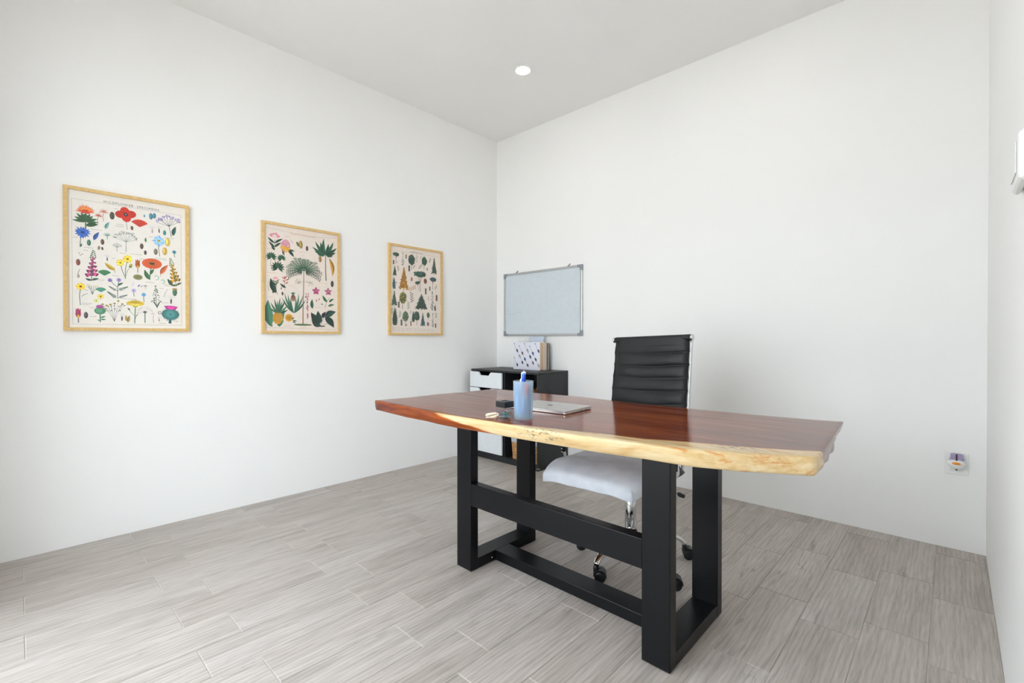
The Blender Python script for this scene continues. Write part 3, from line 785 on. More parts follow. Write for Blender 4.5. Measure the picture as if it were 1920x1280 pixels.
        p.poly(q, c, 3); p.rays(T[0], T[1], R*.2, R*.72, 22, 0, 2*pi, R*.03, shade(c, .8), 4); p.ell(*T, R*.38, R*.24, 'c88a40', 0, 6, 18); p.ell(*T, R*.31, R*.18, c2, 0, 7, 18)
    elif k == 'bud': p.stroke([B, A(.5, .05), A(.85)], .0018, c2, 1); p.ell(*A(.92), d*.14, d*.08, c, ang, 3); p.ell(*A(.84), d*.07, d*.08, c2, ang, 4)
    elif k == 'tulip':
        p.stroke([B, A(.5)], .004, c2, 1); p.leaf(*A(.30), *A(1.0), d*.14, c, 2, 0); p.leaf(*A(.35), *A(.98, -.12), d*.06, shade(c, .75), 3, 0, vein=False); p.leaf(*A(.35), *A(.98, .12), d*.06, shade(c, .85), 3, 0, vein=False); p.ell(*A(.42), d*.12, d*.06, 'e6b040', ang, 4)
    elif k == 'bells':
        p.stroke([B, A(.5, .03), T], .0032, c2, 1, .0014); p.leaf(*A(.02), *A(.10, -.18), d*.035, c2, 2); p.leaf(*A(.02), *A(.06, .16), d*.035, c2, 2)
        for i in range(15):
            t = .20 + .56*i/14; s_ = (1.12 - t) * .20*d; o = (-1, 1, 0)[i % 3]; b = A(t + .04, o*.025); dr = ang + pi + o*1.05
            e = (b[0] + s_*cos(dr), b[1] + s_*sin(dr)*.8); nx, ny = -sin(dr), cos(dr); w = s_*.36; cc = shade(c, random.uniform(.82, 1.15))
            p.poly([(b[0] + nx*w*.35, b[1] + ny*w*.35), (e[0] + nx*w, e[1] + ny*w), (e[0] - nx*w, e[1] - ny*w), (b[0] - nx*w*.35, b[1] - ny*w*.35)], cc, 2 + i % 5)
            p.ell(*e, w*.35, w, shade(c, .55), dr, 8); p.ell(*b, w*.4, w*.4, c2, 0, 9, 8)
        for i in range(9): t = .76 + .24*i/8; p.ell(*A(t, .045*(1.1 - t)*4*(-1)**i), d*.05*(1.3-t), d*.022, shade(c2, 1.0 + .3*(i % 2)), 0, 7, 8)
    elif k == 'fern':
        p.stroke([B, A(.5, .08), T], .0018, c, 1)
        for i in range(9):
            t = .25 + .72*i/8
            for o in (-1, 1): p.leaf(*A(t - .06, .04), *A(t + .08, o*.22*(1.15 - t) + .03), d*.028, shade(c, .9 + .2*(i % 2)), 2, 0, 4, False)
    elif k in ('spike', 'spike2'):
        p.stroke([B, T], .0016, c, 1)
        for i in range(46 if k == 'spike' else 40):
            t = random.uniform(.22 if k == 'spike' else .05, 1); o = random.uniform(-1, 1) * (.24 if k == 'spike' else .07) * (1.08 - t if k == 'spike' else .4 + .6*t); q = A(t, o)
            p.ell(*q, d*.030, d*.016, shade(c, random.uniform(.7, 1.3)), ang + o*3, 2, 6)
            if k == 'spike' and i % 3 == 0: p.ell(*A(t + .01, o*1.05), d*.014, d*.010, c2, 0, 3, 6)
        if k == 'spike': p.leaf(*A(.02), *A(.36, .17), d*.022, c, 1, -.2); p.leaf(*A(.02), *A(.36, -.17), d*.022, c, 1)
    elif k == 'shrub':
        for o in (-.34, -.2, -.05, .1, .24, .38):
            e = A(random.uniform(.75, 1), o); m_ = A(.35, o*.35); p.stroke([B, m_, e], .0013, c2, 1, .0007); p.ell(*e, d*.055, d*.045, c, 0, 3, 8); p.ell(*e, d*.025, d*.02, shade(c2, .7), 0, 4, 6)
            for _ in range(2):
                q = A(random.uniform(.5, .8), o*random.uniform(.6, 1.3)); p.stroke([A(.45, o*.45), q], .0008, c2, 1); p.ell(*q, d*.03, d*.02, shade(c2, .9), random.uniform(0, 3), 2, 8)
    elif k == 'thistle':
        p.stroke([B, A(.5)], .005, c2, 1); p.ell(*A(.70), d*.22, d*.27, c2, ang, 3, 18); p.ell(*A(.72, .05), d*.15, d*.16, shade(c2, 1.2), ang, 4, 14)
        p.rays(*A(.84), 0, d*.26, 14, ang-1.15, ang+1.15, d*.03, c, 5)
    elif k == 'bigthistle':
        p.stroke([B, A(.4)], .013, shade(c2, .9), 1); R = d*.42
        p.rays(*A(.52), 0, R*1.06, 40, 0, 2*pi, R*.07, shade(c2, .85), 2); p.ell(*A(.52), R*.72, R*.98, c2, ang, 4, 22); p.rays(*A(.52), R*.1, R*.8, 30, 0, 2*pi, R*.03, shade(c2, 1.25), 5)
        p.poly([A(.80, -.22), A(.97, -.33), A(1, -.15), A(1.01, 0), A(1, .15), A(.97, .33), A(.80, .22)], c, 7); p.rays(*A(.78), 0, d*.26, 16, ang-1.1, ang+1.1, d*.02, shade(c, 1.2), 8)
    elif k == 'dandelion':
        p.stroke([B, A(.5), A(.9)], .004, c2, 1); R = d*.34; p.ell(*A(.9), d*.10, d*.12, shade(c2, .85), ang, 3)
        p.poly([(T[0] + R*cos(a)*(1 + .06*(i % 2)), T[1] + R*.38*sin(a)*(1 + .08*(i % 2))) for i, a in enumerate([2*pi*i/30 for i in range(30)])], c, 4); p.rays(T[0], T[1] - R*.1, R*.1, R*.85, 24, .1, pi-.1, R*.02, 'b89420', 5); p.rays(T[0], T[1], R*.1, R*.8, 16, pi, 2*pi, R*.02, 'f0dc70', 5)
    elif k == 'clock':
        p.stroke([B, A(.9)], .004, c2, 1); p.ell(*T, d*.14, d*.11, '6a7058', 0, 3); R = d*.58
        for i in range(60):
            a = random.uniform(-.5, pi + .5); q = (T[0] + R*cos(a)*random.uniform(.86, 1.05), T[1] + R*.8*sin(a)*random.uniform(.86, 1.05)); p.ell(*q, d*.03, d*.012, shade(c, random.uniform(.8, 1.4)), a, 4, 6)
            if i % 3 == 0: p.stroke([T, q], .0005, 'c8c6c8', 2)
    elif k == 'protea':
        p.stroke([B, A(.6)], .003, '5a5a40', 1)
        for t, o in ((.25, -.4), (.25, .36), (.5, -.5), (.5, .42), (.05, .2)): p.leaf(*A(t - .12), *A(t + .22, o), d*.07, c2, 2)
        p.rays(*A(.72), 0, d*.36, 17, ang-1.35, ang+1.35, d*.035, c, 4); p.rays(*A(.70), 0, d*.25, 11, ang-1, ang+1, d*.03, 'eec4c8', 6); p.ell(*A(.82), d*.12, d*.1, 'e6d8cc', ang, 8)
    elif k == 'cone':
        p.ell(*A(.55), d*.42, d*.30, c, ang, 2, 18)
        for i in range(20): p.ell(*A(random.uniform(.25, .85), random.uniform(-.2, .2)), d*.05, d*.04, shade(c, random.uniform(.85, 1.15)), 0, 3, 8)
        if c != c2: p.rays(*A(.48), 0, d*.38, 12, ang + pi - 1.7, ang + pi + 1.7, d*.05, c2, 4)
    elif k in ('bpalm', 'palm'):
        tr = [B, A(.3, .004), A(.7), T]; p.stroke(tr, .0075 if k == 'bpalm' else .0085, c2, 1, .004); p.stroke([(q[0] + .0015, q[1]) for q in tr], .002, shade(c2, .7), 2)
        if k == 'bpalm':
            for a, l in ((95, .62), (60, .62), (35, .55), (130, .6), (155, .55), (15, .42), (170, .42), (190, .3), (-8, .3), (112, .5), (75, .45)):
                e = (T[0] + d*l*cos(rad(a)), T[1] + d*l*sin(rad(a))*.95); p.leaf(*T, *e, d*.06, shade(c, random.uniform(.8, 1.2)), 3, .16 if a > 90 else -.16)
        else:
            p.ell(*B, d*.17, d*.018, '5f7a4c', 0, 2, 16)
            for o in (-.12, .1):
                q = A(.78, o); p.stroke([A(.80), q], .0014, '8a8a5a', 2)
                for _ in range(34): p.ell(q[0] + random.gauss(0, d*.035), q[1] + random.gauss(0, d*.03), d*.006, d*.006, random.choice(['8a9060', 'b0a870', '6a7a50']), 0, 3, 6)
            for i in range(17):
                a = -25 + 230*i/16; l = d*random.uniform(.27, .335); e = (T[0] + l*cos(rad(a)), T[1] + l*sin(rad(a))*.82 - .01)
                m_ = ((T[0] + e[0])/2, (T[1] + e[1])/2 + .014); cc = shade(c, random.uniform(.75, 1.3)); p.stroke([T, m_, e], .0015, shade(c, .7), 4)
                for j in range(9):
                    t = .12 + .88*j/8; q = (T[0]*(1-t)**2 + 2*m_[0]*t*(1-t) + e[0]*t*t, T[1]*(1-t)**2 + 2*m_[1]*t*(1-t) + e[1]*t*t)
                    for o in (-1, 1):
                        f = rad(a + o*48); ll = .026*(1.1 - .5*t); p.leaf(*q, q[0] + ll*cos(f), q[1] + ll*sin(f) - .006, .0026, cc, 5, 0, 4, False)
    elif k == 'banana':
        p.leaf(*B, *T, d*.115, c, 2, .20); p.leaf(*B, *A(.12), d*.03, '4a6a48', 4); p.leaf(*A(.1), *A(.95, .02), d*.04, 'b07a24', 5, .3)
    elif k == 'mon':
        for i, a in enumerate([ang - 2.3 + 4.6*j/10 for j in range(11)]): p.leaf(*A(.45), A(.45)[0] + d*.62*cos(a), A(.45)[1] + d*.58*sin(a), d*.095, shade(c, .8 + .3*(i % 2)), 2 + i % 3, .08)
    elif k == 'helic':
        p.stroke([B, A(.5, .06), A(.75)], .002, '7a6a4a', 1)
        for t, o in ((.62, -.22), (.72, .2), (.84, -.28), (.92, .26), (1.0, -.08), (.98, .1)): p.leaf(*A(t - .18), *A(t, o), d*.035, c, 3, 0)
    elif k == 'brom':
        for o, t in ((-.5, .95), (.42, 1.05), (-.28, 1.02), (.25, .98), (-.12, .8), (.12, .8), (-.62, .7), (.55, .8)): p.leaf(*B, *A(t, o), d*.045, shade(c, random.uniform(.8, 1.25)), 2, -.12 if o < 0 else .12)
        p.ell(*A(.78), d*.15, d*.11, c2, ang, 5); p.rays(*A(.92), 0, d*.16, 9, ang-1, ang+1, d*.02, c, 6); p.rays(*A(.7), 0, d*.14, 12, 0, 6.28, d*.02, '8a6a4a', 6)
    elif k == 'orchid':
        R = max(d*1.0, .02); R = min(R, .03)
        for i, a in enumerate((90, 18, 162, 235, 305)): p.leaf(*T, T[0] + R*cos(rad(a)), T[1] + R*sin(rad(a)), R*.3, shade(c, .92 + .1*(i % 2)), 3, 0)
        p.ell(T[0], T[1] - R*.35, R*.22, R*.3, c2, 0, 6); p.ell(*T, R*.1, R*.1, 'f0d0d0', 0, 7)
    elif k == 'pine':
        p.ell(*A(.24), d*.24, d*.185, c, ang, 4, 20)
        for i in range(-3, 4): p.stroke([A(.04 + .02*abs(i), i*.05), A(.24, i*.062 + .02), A(.44 - .02*abs(i), i*.05)], .0011, '8a5a1c', 5); p.stroke([A(.10 + (i+3)*.045, -.15), A(.13 + (i+3)*.045, .15)], .0010, '8a5a1c', 6)
        for a, l in ((0, .62), (.35, .58), (-.35, .58), (.7, .5), (-.7, .5), (1.05, .4), (-1.05, .4), (.18, .5), (-.18, .5)): q = A(.42); p.leaf(*q, q[0] + d*l*cos(ang+a), q[1] + d*l*sin(ang+a), d*.035, shade(c2, random.uniform(.8, 1.25)), 3, a*.15)
    # ---- trees
    elif k in ('conifer', 'gold', 'spread', 'sparse', 'cypress'):
        p.stroke([B, A(.5)], d*.02, '5a463a', 1); w = {'conifer': .21, 'gold': .25, 'spread': .50, 'sparse': .17, 'cypress': .15}[k]; n = {'sparse': 12}.get(k, 20)
        if k == 'cypress': p.poly([A(.04, -.10), A(.3, -w), A(.6, -w*.75), A(1, 0), A(.6, w*.75), A(.3, w), A(.04, .10)], shade(c, .85), 2)
        if k in ('conifer', 'gold', 'spread'): p.poly([A(.09, -w*.85), A(.35, -w*.62), A(.7, -w*.30), A(.97, 0), A(.7, w*.30), A(.35, w*.62), A(.09, w*.85), A(.14, 0)], shade(c, .78), 2)
        for i in range(n):
            t = .10 + .88*i/(n-1); hw = w*(1.03 - t)**.8
            if k == 'sparse': hw *= random.uniform(.4, 1.1)
            if k == 'cypress': hw = w*math.sqrt(max(0, sin(pi*min(1, t*.78 + .2))))
            for j in range(6 if k != 'sparse' else 3):
                o = random.uniform(-hw, hw); l = d*.07*(1.25 - t*.7); q = A(t, o); col = shade(c if (k != 'gold' or random.random() < .65) else c2, random.uniform(.68, 1.32))
                p.leaf(q[0] - l*.6, q[1] + l*.15, q[0] + l*.6, q[1] - l*.15 - abs(o)*d*.12, l*.30, col, 3 + (i + j) % 5, 0, 4, False)
        if k != 'cypress': p.leaf(*A(.85), *T, d*.03, c, 5)
    elif k in ('round', 'umb', 'umb2'):
        h = {'round': .62, 'umb': .74, 'umb2': .80}[k]; rx, ry = {'round': (.25, .34), 'umb': (.30, .17), 'umb2': (.35, .13)}[k]
        p.stroke([B, A(.3, .01), A(h)], d*.035, c2, 1, d*.02)
        for o in (-.2, -.1, .1, .2): p.stroke([A(.42), A(h, o)], d*.012, c2, 1)
        p.ell(*A(h + .02), d*ry*.92, d*rx*.92, shade(c, .72), ang, 2, 20)
        for i in range(90):
            a, q = random.uniform(0, 2*pi), math.sqrt(random.random()); x, y = rx*q*cos(a), ry*q*sin(a)
            e = A(h + y + .02, -x); light = 1 + .5*y/ry*.5 - x*.5
            p.ell(*e, d*random.uniform(.025, .05), d*random.uniform(.02, .035), shade(c, random.uniform(.75, 1.1)*light) if random.random() > .12 else shade('a08a3c' if c == '7a7a3c' else c, 1.35), random.uniform(0, 3), 3 + i % 6, 7)
    elif k == 'bark':
        p.stroke([B, T], d*.34, c, 2); p.stroke([A(0, .07), A(1, .07)], d*.06, shade(c, .7), 3); p.stroke([A(.1, -.08), A(.9, -.06)], d*.05, shade(c, 1.3), 3)
    elif k == 'twig':
        p.stroke([B, A(.5, .08), T], .0014, shade(c, .8), 1)
        for i in range(9): t = i/8; p.leaf(*A(t), *A(t + .16, .24*(-1)**i), d*.05, shade(c, random.uniform(.8, 1.2)), 2, 0, 5, False)
P1 = [
('globe',0.0847,0.5272,0.0829,0.6458,'d8622a','2f5a36'),
('rays',0.1322,0.5581,0.135,0.6141,'b0553c'),
('rays',0.1545,0.5752,0.1559,0.6411,'c0604a'),
('seed',0.1887,0.5913,0.189,0.6325,'4c4a3a'),
('poppy',0.2515,0.5488,0.2456,0.6287,'d8321f','201a1c'),
('fan',0.304,0.5699,0.3042,0.6125,'d8402e'),
('seed',0.2717,0.5488,0.2707,0.5724,'6b4a3c'),
('seed',0.325,0.6287,0.3251,0.6453,'5f9fae'),
('seed',0.3548,0.6218,0.3533,0.6576,'4d7f94'),
('seed',0.3689,0.6299,0.3696,0.6608,'4d7f94'),
('umbel',0.4471,0.5402,0.4261,0.6561,'9a90bd','3c4e52'),
('leaf',0.4548,0.5472,0.4687,0.6032,'3c6a64'),
('leaf',0.1618,0.537,0.177,0.5759,'6fb0b2'),
('leaf',0.1544,0.5489,0.1744,0.5425,'9cc7ae'),
('pappus',0.36,0.5461,0.3592,0.5947,'b9a0a8'),
('pappus',0.3911,0.5525,0.3896,0.6036,'77675d'),
('seed',0.4157,0.5445,0.4158,0.5728,'2f8886'),
('daisy',0.0628,0.4277,0.0727,0.5047,'2f5fae','2a4a8e',1.0),
('leaf',0.0666,0.4295,0.0695,0.4478,'3c6a4a'),
('leaf',0.1157,0.4708,0.1369,0.5165,'2f62b4'),
('seed',0.0966,0.4389,0.0968,0.4712,'3f6a54'),
('seed',0.1499,0.4517,0.1491,0.4818,'6b5446'),
('seed',0.134,0.4233,0.1365,0.4446,'8a745c'),
('seed',0.1498,0.4235,0.1479,0.441,'4f4438'),
('umbel',0.2457,0.4264,0.2462,0.5344,'a9ada4','8e948c'),
('umbel',0.2078,0.4247,0.208,0.4681,'b5b8b2','9aa09a'),
('umbel',0.169,0.4842,0.1682,0.515,'9cc0b4','5f9080'),
('leaf',0.332,0.4918,0.331,0.5193,'4f9a58'),
('seed',0.3126,0.4518,0.3128,0.4835,'5c473c'),
('seed',0.3284,0.4222,0.3285,0.4471,'4a4448'),
('seed',0.3746,0.4281,0.3748,0.4632,'7a6a58'),
('daisy',0.3933,0.4214,0.3892,0.5087,'86b4dc','d8c468',0.9),
('seed',0.4299,0.4829,0.4301,0.5305,'d8b85a'),
('seed',0.4163,0.4314,0.4165,0.476,'c9a64c'),
('daisy',0.4631,0.4252,0.4603,0.4549,'3f8a98','2c5e72',0.95),
('seed',0.057,0.395,0.0617,0.3994,'6b4a3a'),
('seed',0.0688,0.3901,0.0735,0.3952,'6b4a3a'),
('seed',0.0617,0.3847,0.0664,0.3892,'6b4a3a'),
('seed',0.0557,0.3329,0.055,0.366,'7a3f34'),
('stroke',0.0554,0.2735,0.0613,0.3156,'6a6a60'),
('seed',0.0554,0.2691,0.0555,0.2895,'9a968c'),
('bells',0.1063,0.2589,0.1144,0.4168,'d0508e','2f5a44'),
('pappus',0.1684,0.3686,0.1676,0.4094,'6e6258'),
('leaf',0.2006,0.3238,0.1574,0.3608,'e2b83a'),
('stroke',0.2006,0.3105,0.1966,0.3387,'b8a070'),
('fan',0.157,0.2897,0.1562,0.3212,'3f8a5c'),
('daisy',0.2423,0.281,0.2518,0.39,'e8c53a','c8962a',0.55),
('daisy',0.2408,0.291,0.2219,0.3663,'e8c53a','c8962a',0.65),
('bud',0.2408,0.2842,0.2675,0.3614,'c2ae3c','5f8a4c'),
('tulip',0.2952,0.32,0.2945,0.3953,'e07030','8a9a8a'),
('flat',0.2956,0.2961,0.0206,0.0151,'8e9160'),
('daisyw',0.3476,0.2871,0.3581,0.3773,'e2612c','6a3320'),
('leaf',0.3487,0.2858,0.3247,0.3417,'3f7a46'),
('leaf',0.3505,0.3152,0.368,0.3491,'3f7a46'),
('leaf',0.3957,0.321,0.4317,0.3786,'e8703c'),
('stroke',0.3956,0.309,0.3963,0.3253,'c08a60'),
('hook',0.3785,0.3004,0.0114,'8fc0a6'),
('hook',0.407,0.2819,0.0098,'6fb08a'),
('bells',0.4712,0.2623,0.4424,0.4169,'e0ac30','5c6a38'),
('leaf',0.4534,0.2609,0.4284,0.3015,'3f6a48'),
('leaf',0.4623,0.2688,0.473,0.2588,'3f6a48'),
('daisy',0.0627,0.1303,0.0641,0.2264,'eec22e','a85a24',0.55),
('stroke',0.0676,0.1754,0.0915,0.193,'7a8a78'),
('shrub',0.1084,0.1877,0.1125,0.2432,'e6dba0','5a6a5c'),
('fan',0.1427,0.2018,0.1418,0.228,'4f9a7c'),
('daisy',0.141,0.167,0.1411,0.1801,'e6c040','7a5a24',1.1),
('daisy',0.1237,0.1483,0.1238,0.1562,'cfd070','6a9a5a',1.0),
('daisy',0.2106,0.1745,0.2153,0.2738,'8d78b4','6e5c98',0.24),
('daisy',0.2084,0.2345,0.179,0.2686,'7d6aa4','54487e',0.25),
('fern',0.2106,0.1745,0.1701,0.2084,'2f5a4a'),
('fern',0.2106,0.1745,0.2498,0.1938,'2f5a4a'),
('fern',0.2093,0.2145,0.1753,0.2372,'3a6a55'),
('fern',0.2093,0.2145,0.2526,0.238,'3a6a55'),
('leaf',0.2094,0.2412,0.2344,0.2601,'3a6a55'),
('daisy',0.2789,0.1889,0.2775,0.2215,'a49bc8','7a8a68',0.75),
('daisy',0.3221,0.1606,0.3207,0.2019,'4f93c4','6fae8a',0.7),
('seed',0.2953,0.244,0.3035,0.2557,'6a6fae'),
('seed',0.3089,0.2437,0.3144,0.2511,'7a7aae'),
('umbel',0.328,0.2356,0.3281,0.2563,'b5b8b2','9aa09a'),
('seed',0.2723,0.2463,0.2724,0.2667,'cfcede'),
('spike',0.3794,0.1286,0.3727,0.2558,'2f5a40','e8e2d0'),
('pappus',0.4441,0.1566,0.4456,0.2174,'5a4a48'),
('seed',0.462,0.2027,0.4622,0.2472,'3f6a52'),
('flat',0.4622,0.2429,0.0131,0.0058,'c0a066'),
('stroke',0.4123,0.1939,0.4299,0.2412,'a0a4a0'),
('tulip',0.0551,0.0405,0.0541,0.1171,'d0507a','6a6a70'),
('seed',0.0837,0.0637,0.0838,0.0972,'5a5058'),
('thistle',0.1394,0.0457,0.1384,0.1308,'a24a8e','4f8a68'),
('leaf',0.1405,0.0686,0.1619,0.0759,'4f8a68'),
('leaf',0.1394,0.0522,0.1272,0.0597,'4f8a68'),
('leaf',0.1405,0.0588,0.1628,0.0594,'4f8a68'),
('shrub',0.1962,0.0504,0.1901,0.1613,'c8b050','4f584c'),
('dandelion',0.2809,0.0422,0.2841,0.1516,'e6c22e','4f8060'),
('bud',0.2811,0.0832,0.2536,0.1229,'8a6a7a','4f8060'),
('bud',0.282,0.0628,0.2919,0.0904,'4f8a60','4f8060'),
('clock',0.3254,0.0467,0.3257,0.1055,'8a8496','4f7a60'),
('leaf',0.2532,0.0484,0.244,0.0887,'d8b86a'),
('leaf',0.2543,0.0484,0.2598,0.0859,'b89a5a'),
('pappus',0.2271,0.0545,0.2274,0.1069,'5a4a44'),
('stroke',0.3643,0.0476,0.3668,0.1036,'c8a0a8'),
('ring',0.3918,0.1046,0.008,'7a5a58'),
('pappus',0.3887,0.0552,0.3888,0.0868,'7a6a60'),
('bigthistle',0.4389,0.0457,0.444,0.1459,'b8388a','3f7a78'),
('cap',0.1272,0.5266,0.0221),
('cap',0.223,0.5708,0.0156),
('cap',0.2203,0.5603,0.0182),
('cap',0.0976,0.4293,0.0193),
('cap',0.2326,0.4179,0.0144),
('cap',0.2881,0.4198,0.0271),
('cap',0.3961,0.4112,0.0259),
('cap',0.3961,0.4042,0.0288),
('cap',0.4371,0.5316,0.0235),
('cap',0.1356,0.2667,0.0211),
('cap',0.1234,0.2734,0.0123),
('cap',0.201,0.2939,0.0128),
('cap',0.3486,0.2719,0.021),
('cap',0.4387,0.2597,0.0206),
('cap',0.43,0.2661,0.0176),
('cap',0.0889,0.1413,0.0204),
('cap',0.084,0.1346,0.0144),
('cap',0.2602,0.1741,0.0294),
('cap',0.4179,0.1623,0.016),
('cap',0.4058,0.045,0.0173),
('cap',0.1126,0.0743,0.0122),
('cap',0.0457,0.4749,0.0094),
('cap',0.0601,0.5282,0.0141),
('cap',0.2054,0.651,0.0089),
('cap',0.0855,0.4135,0.0096),
('cap',0.1938,0.3863,0.0077),
('cap',0.3151,0.3978,0.0096),
('cap',0.0868,0.2088,0.0072),
('cap',0.108,0.1196,0.0097),
('cap',0.2338,0.1389,0.0091),
('cap',0.401,0.2425,0.0101),
('cap',0.4702,0.0572,0.009),
('cap',0.3544,0.5257,0.0083),
('cap',0.2521,0.1432,0.008),
('line',0.0319,0.6713,0.4923,0.6708),
('line',0.4923,0.6708,0.4941,0.0361),
('line',0.4941,0.0361,0.0341,0.0336),
('line',0.0341,0.0336,0.0319,0.6713)
]
P2 = [
('protea',0.0816,0.5558,0.0821,0.6611,'d27a8c','24513f'),
('cone',0.1435,0.5309,0.1555,0.6329,'dd9fae','e0a83e'),
('leaf',0.1468,0.5414,0.1245,0.5717,'3a6a5c'),
('leaf',0.1662,0.5607,0.2107,0.5587,'2f5a50'),
('leaf',0.1662,0.5607,0.2053,0.5186,'24453f'),
('leaf',0.1435,0.5243,0.1289,0.5543,'5a4a40'),
('stroke',0.1991,0.6125,0.1828,0.6357,'9a7aa0'),
('seed',0.2523,0.5827,0.2491,0.637,'a08a4c'),
('seed',0.2389,0.5945,0.2223,0.6261,'6a6a44'),
('seed',0.2931,0.5725,0.2932,0.607,'5c453e'),
('bpalm',0.4269,0.3791,0.4225,0.5672,'2f6a4f','5a7a66'),
('stroke',0.384,0.5058,0.3785,0.572,'8a5a34'),
('seed',0.3854,0.5059,0.3842,0.5481,'9a7040'),
('banana',0.4531,0.5389,0.4727,0.4119,'e0a83a'),
('mon',0.0985,0.4061,0.1032,0.4794,'2c5f45'),
('mon',0.0584,0.4773,0.0617,0.5367,'2f6a4a'),
('mon',0.1286,0.4791,0.118,0.5276,'35704f'),
('stroke',0.0643,0.4158,0.0584,0.4937,'4a7a5a'),
('stroke',0.0643,0.4158,0.0987,0.4524,'4a7a5a'),
('palm',0.2637,0.0622,0.2707,0.434,'2f5a44','a8896a'),
('leaf',0.0885,0.2666,0.0548,0.3657,'1f4838'),
('stroke',0.0979,0.2573,0.092,0.3395,'4a4a40'),
('protea',0.0919,0.3197,0.0846,0.3718,'d65f80','5a6a50'),
('seed',0.0698,0.2653,0.0731,0.2918,'4a4438'),
('stroke',0.0452,0.2767,0.0425,0.3548,'a09a60'),
('helic',0.1457,0.2906,0.1493,0.3879,'c4483c','2a5a44'),
('leaf',0.1522,0.3078,0.1127,0.3346,'2f5f48'),
('seed',0.1221,0.2942,0.1222,0.3088,'4a3034'),
('seed',0.1296,0.2548,0.129,0.2794,'4a3834'),
('brom',0.2038,0.139,0.1977,0.2742,'3f7a62','7a5040'),
('spike2',0.2967,0.101,0.2906,0.2806,'b0567a'),
('orchid',0.3581,0.2607,0.3547,0.3005,'dd6fa4','c83a4a'),
('leaf',0.3297,0.1752,0.3278,0.2427,'2f6a50'),
('seed',0.358,0.2256,0.3581,0.2418,'b05a70'),
('seed',0.3772,0.2373,0.3773,0.2514,'b05a70'),
('orchid',0.4352,0.2692,0.4427,0.3019,'e28fb0','b8405a'),
('leaf',0.4351,0.2264,0.4011,0.2741,'2f7a3c'),
('leaf',0.4483,0.2271,0.4855,0.2544,'2f7a3c'),
('leaf',0.4408,0.1981,0.4891,0.2113,'3f8a44'),
('leaf',0.4059,0.207,0.3886,0.2167,'3f7a4a'),
('stroke',0.4188,0.1863,0.4521,0.2595,'6a5a44'),
('seed',0.4724,0.3378,0.4726,0.3831,'3a4a44'),
('pine',0.0952,0.0621,0.1136,0.2352,'d8a030','3f7a5c'),
('leaf',0.0566,0.0482,0.0389,0.2208,'4a8a6a'),
('leaf',0.0658,0.0451,0.0293,0.1128,'4a8a6a'),
('leaf',0.1002,0.049,0.1452,0.1602,'4a8a6a'),
('leaf',0.1065,0.0458,0.1385,0.0898,'4a8a6a'),
('flat',0.1709,0.1075,0.0261,0.0255,'e2aa2c'),
('leaf',0.1937,0.0879,0.2235,0.0853,'4a7a5a'),
('leaf',0.1936,0.0811,0.2167,0.0715,'4a7a5a'),
('leaf',0.1904,0.0945,0.207,0.112,'4a7a5a'),
('leafw',0.3895,0.0754,0.3191,0.1504,'20423a'),
('leafw',0.3894,0.0541,0.3224,0.1017,'24483c'),
('leafw',0.3931,0.0825,0.3684,0.1629,'24483c'),
('leafw',0.4186,0.1187,0.5002,0.1612,'2a4f44'),
('leafw',0.4186,0.1187,0.4847,0.045,'1f3f36'),
('leafw',0.4004,0.1111,0.426,0.1582,'3a3048'),
('stroke',0.3894,0.0541,0.4186,0.1258,'4a3a5c'),
('stroke',0.3966,0.0543,0.4477,0.0767,'4a3a5c'),
('flat',0.393,0.0542,0.029,0.0043,'3a3a3a'),
('capo',0.1666,0.6534,0.0228),
('capo',0.0556,0.5555,0.0248),
('capo',0.2623,0.5601,0.0205),
('capo',0.0611,0.3991,0.0343),
('capo',0.1881,0.3241,0.0164),
('capo',0.4159,0.3582,0.0255),
('capo',0.0574,0.2396,0.0217),
('capo',0.3685,0.1861,0.0179),
('capo',0.4518,0.1714,0.0222),
('capo',0.1609,0.0534,0.0228),
('capo',0.2671,0.0416,0.0239),
('capo',0.393,0.0386,0.018),
('capo',0.0404,0.586,0.0077),
('capo',0.3774,0.6493,0.0089),
('capo',0.0426,0.3776,0.0092),
('capo',0.0696,0.2141,0.0078),
('capo',0.2643,0.5384,0.0085),
('capo',0.4194,0.3322,0.0091),
('line',0.0287,0.6914,0.1994,0.6802),
('line',0.3386,0.6749,0.5022,0.6932),
('line',0.0229,0.0411,0.4959,0.0307)
]
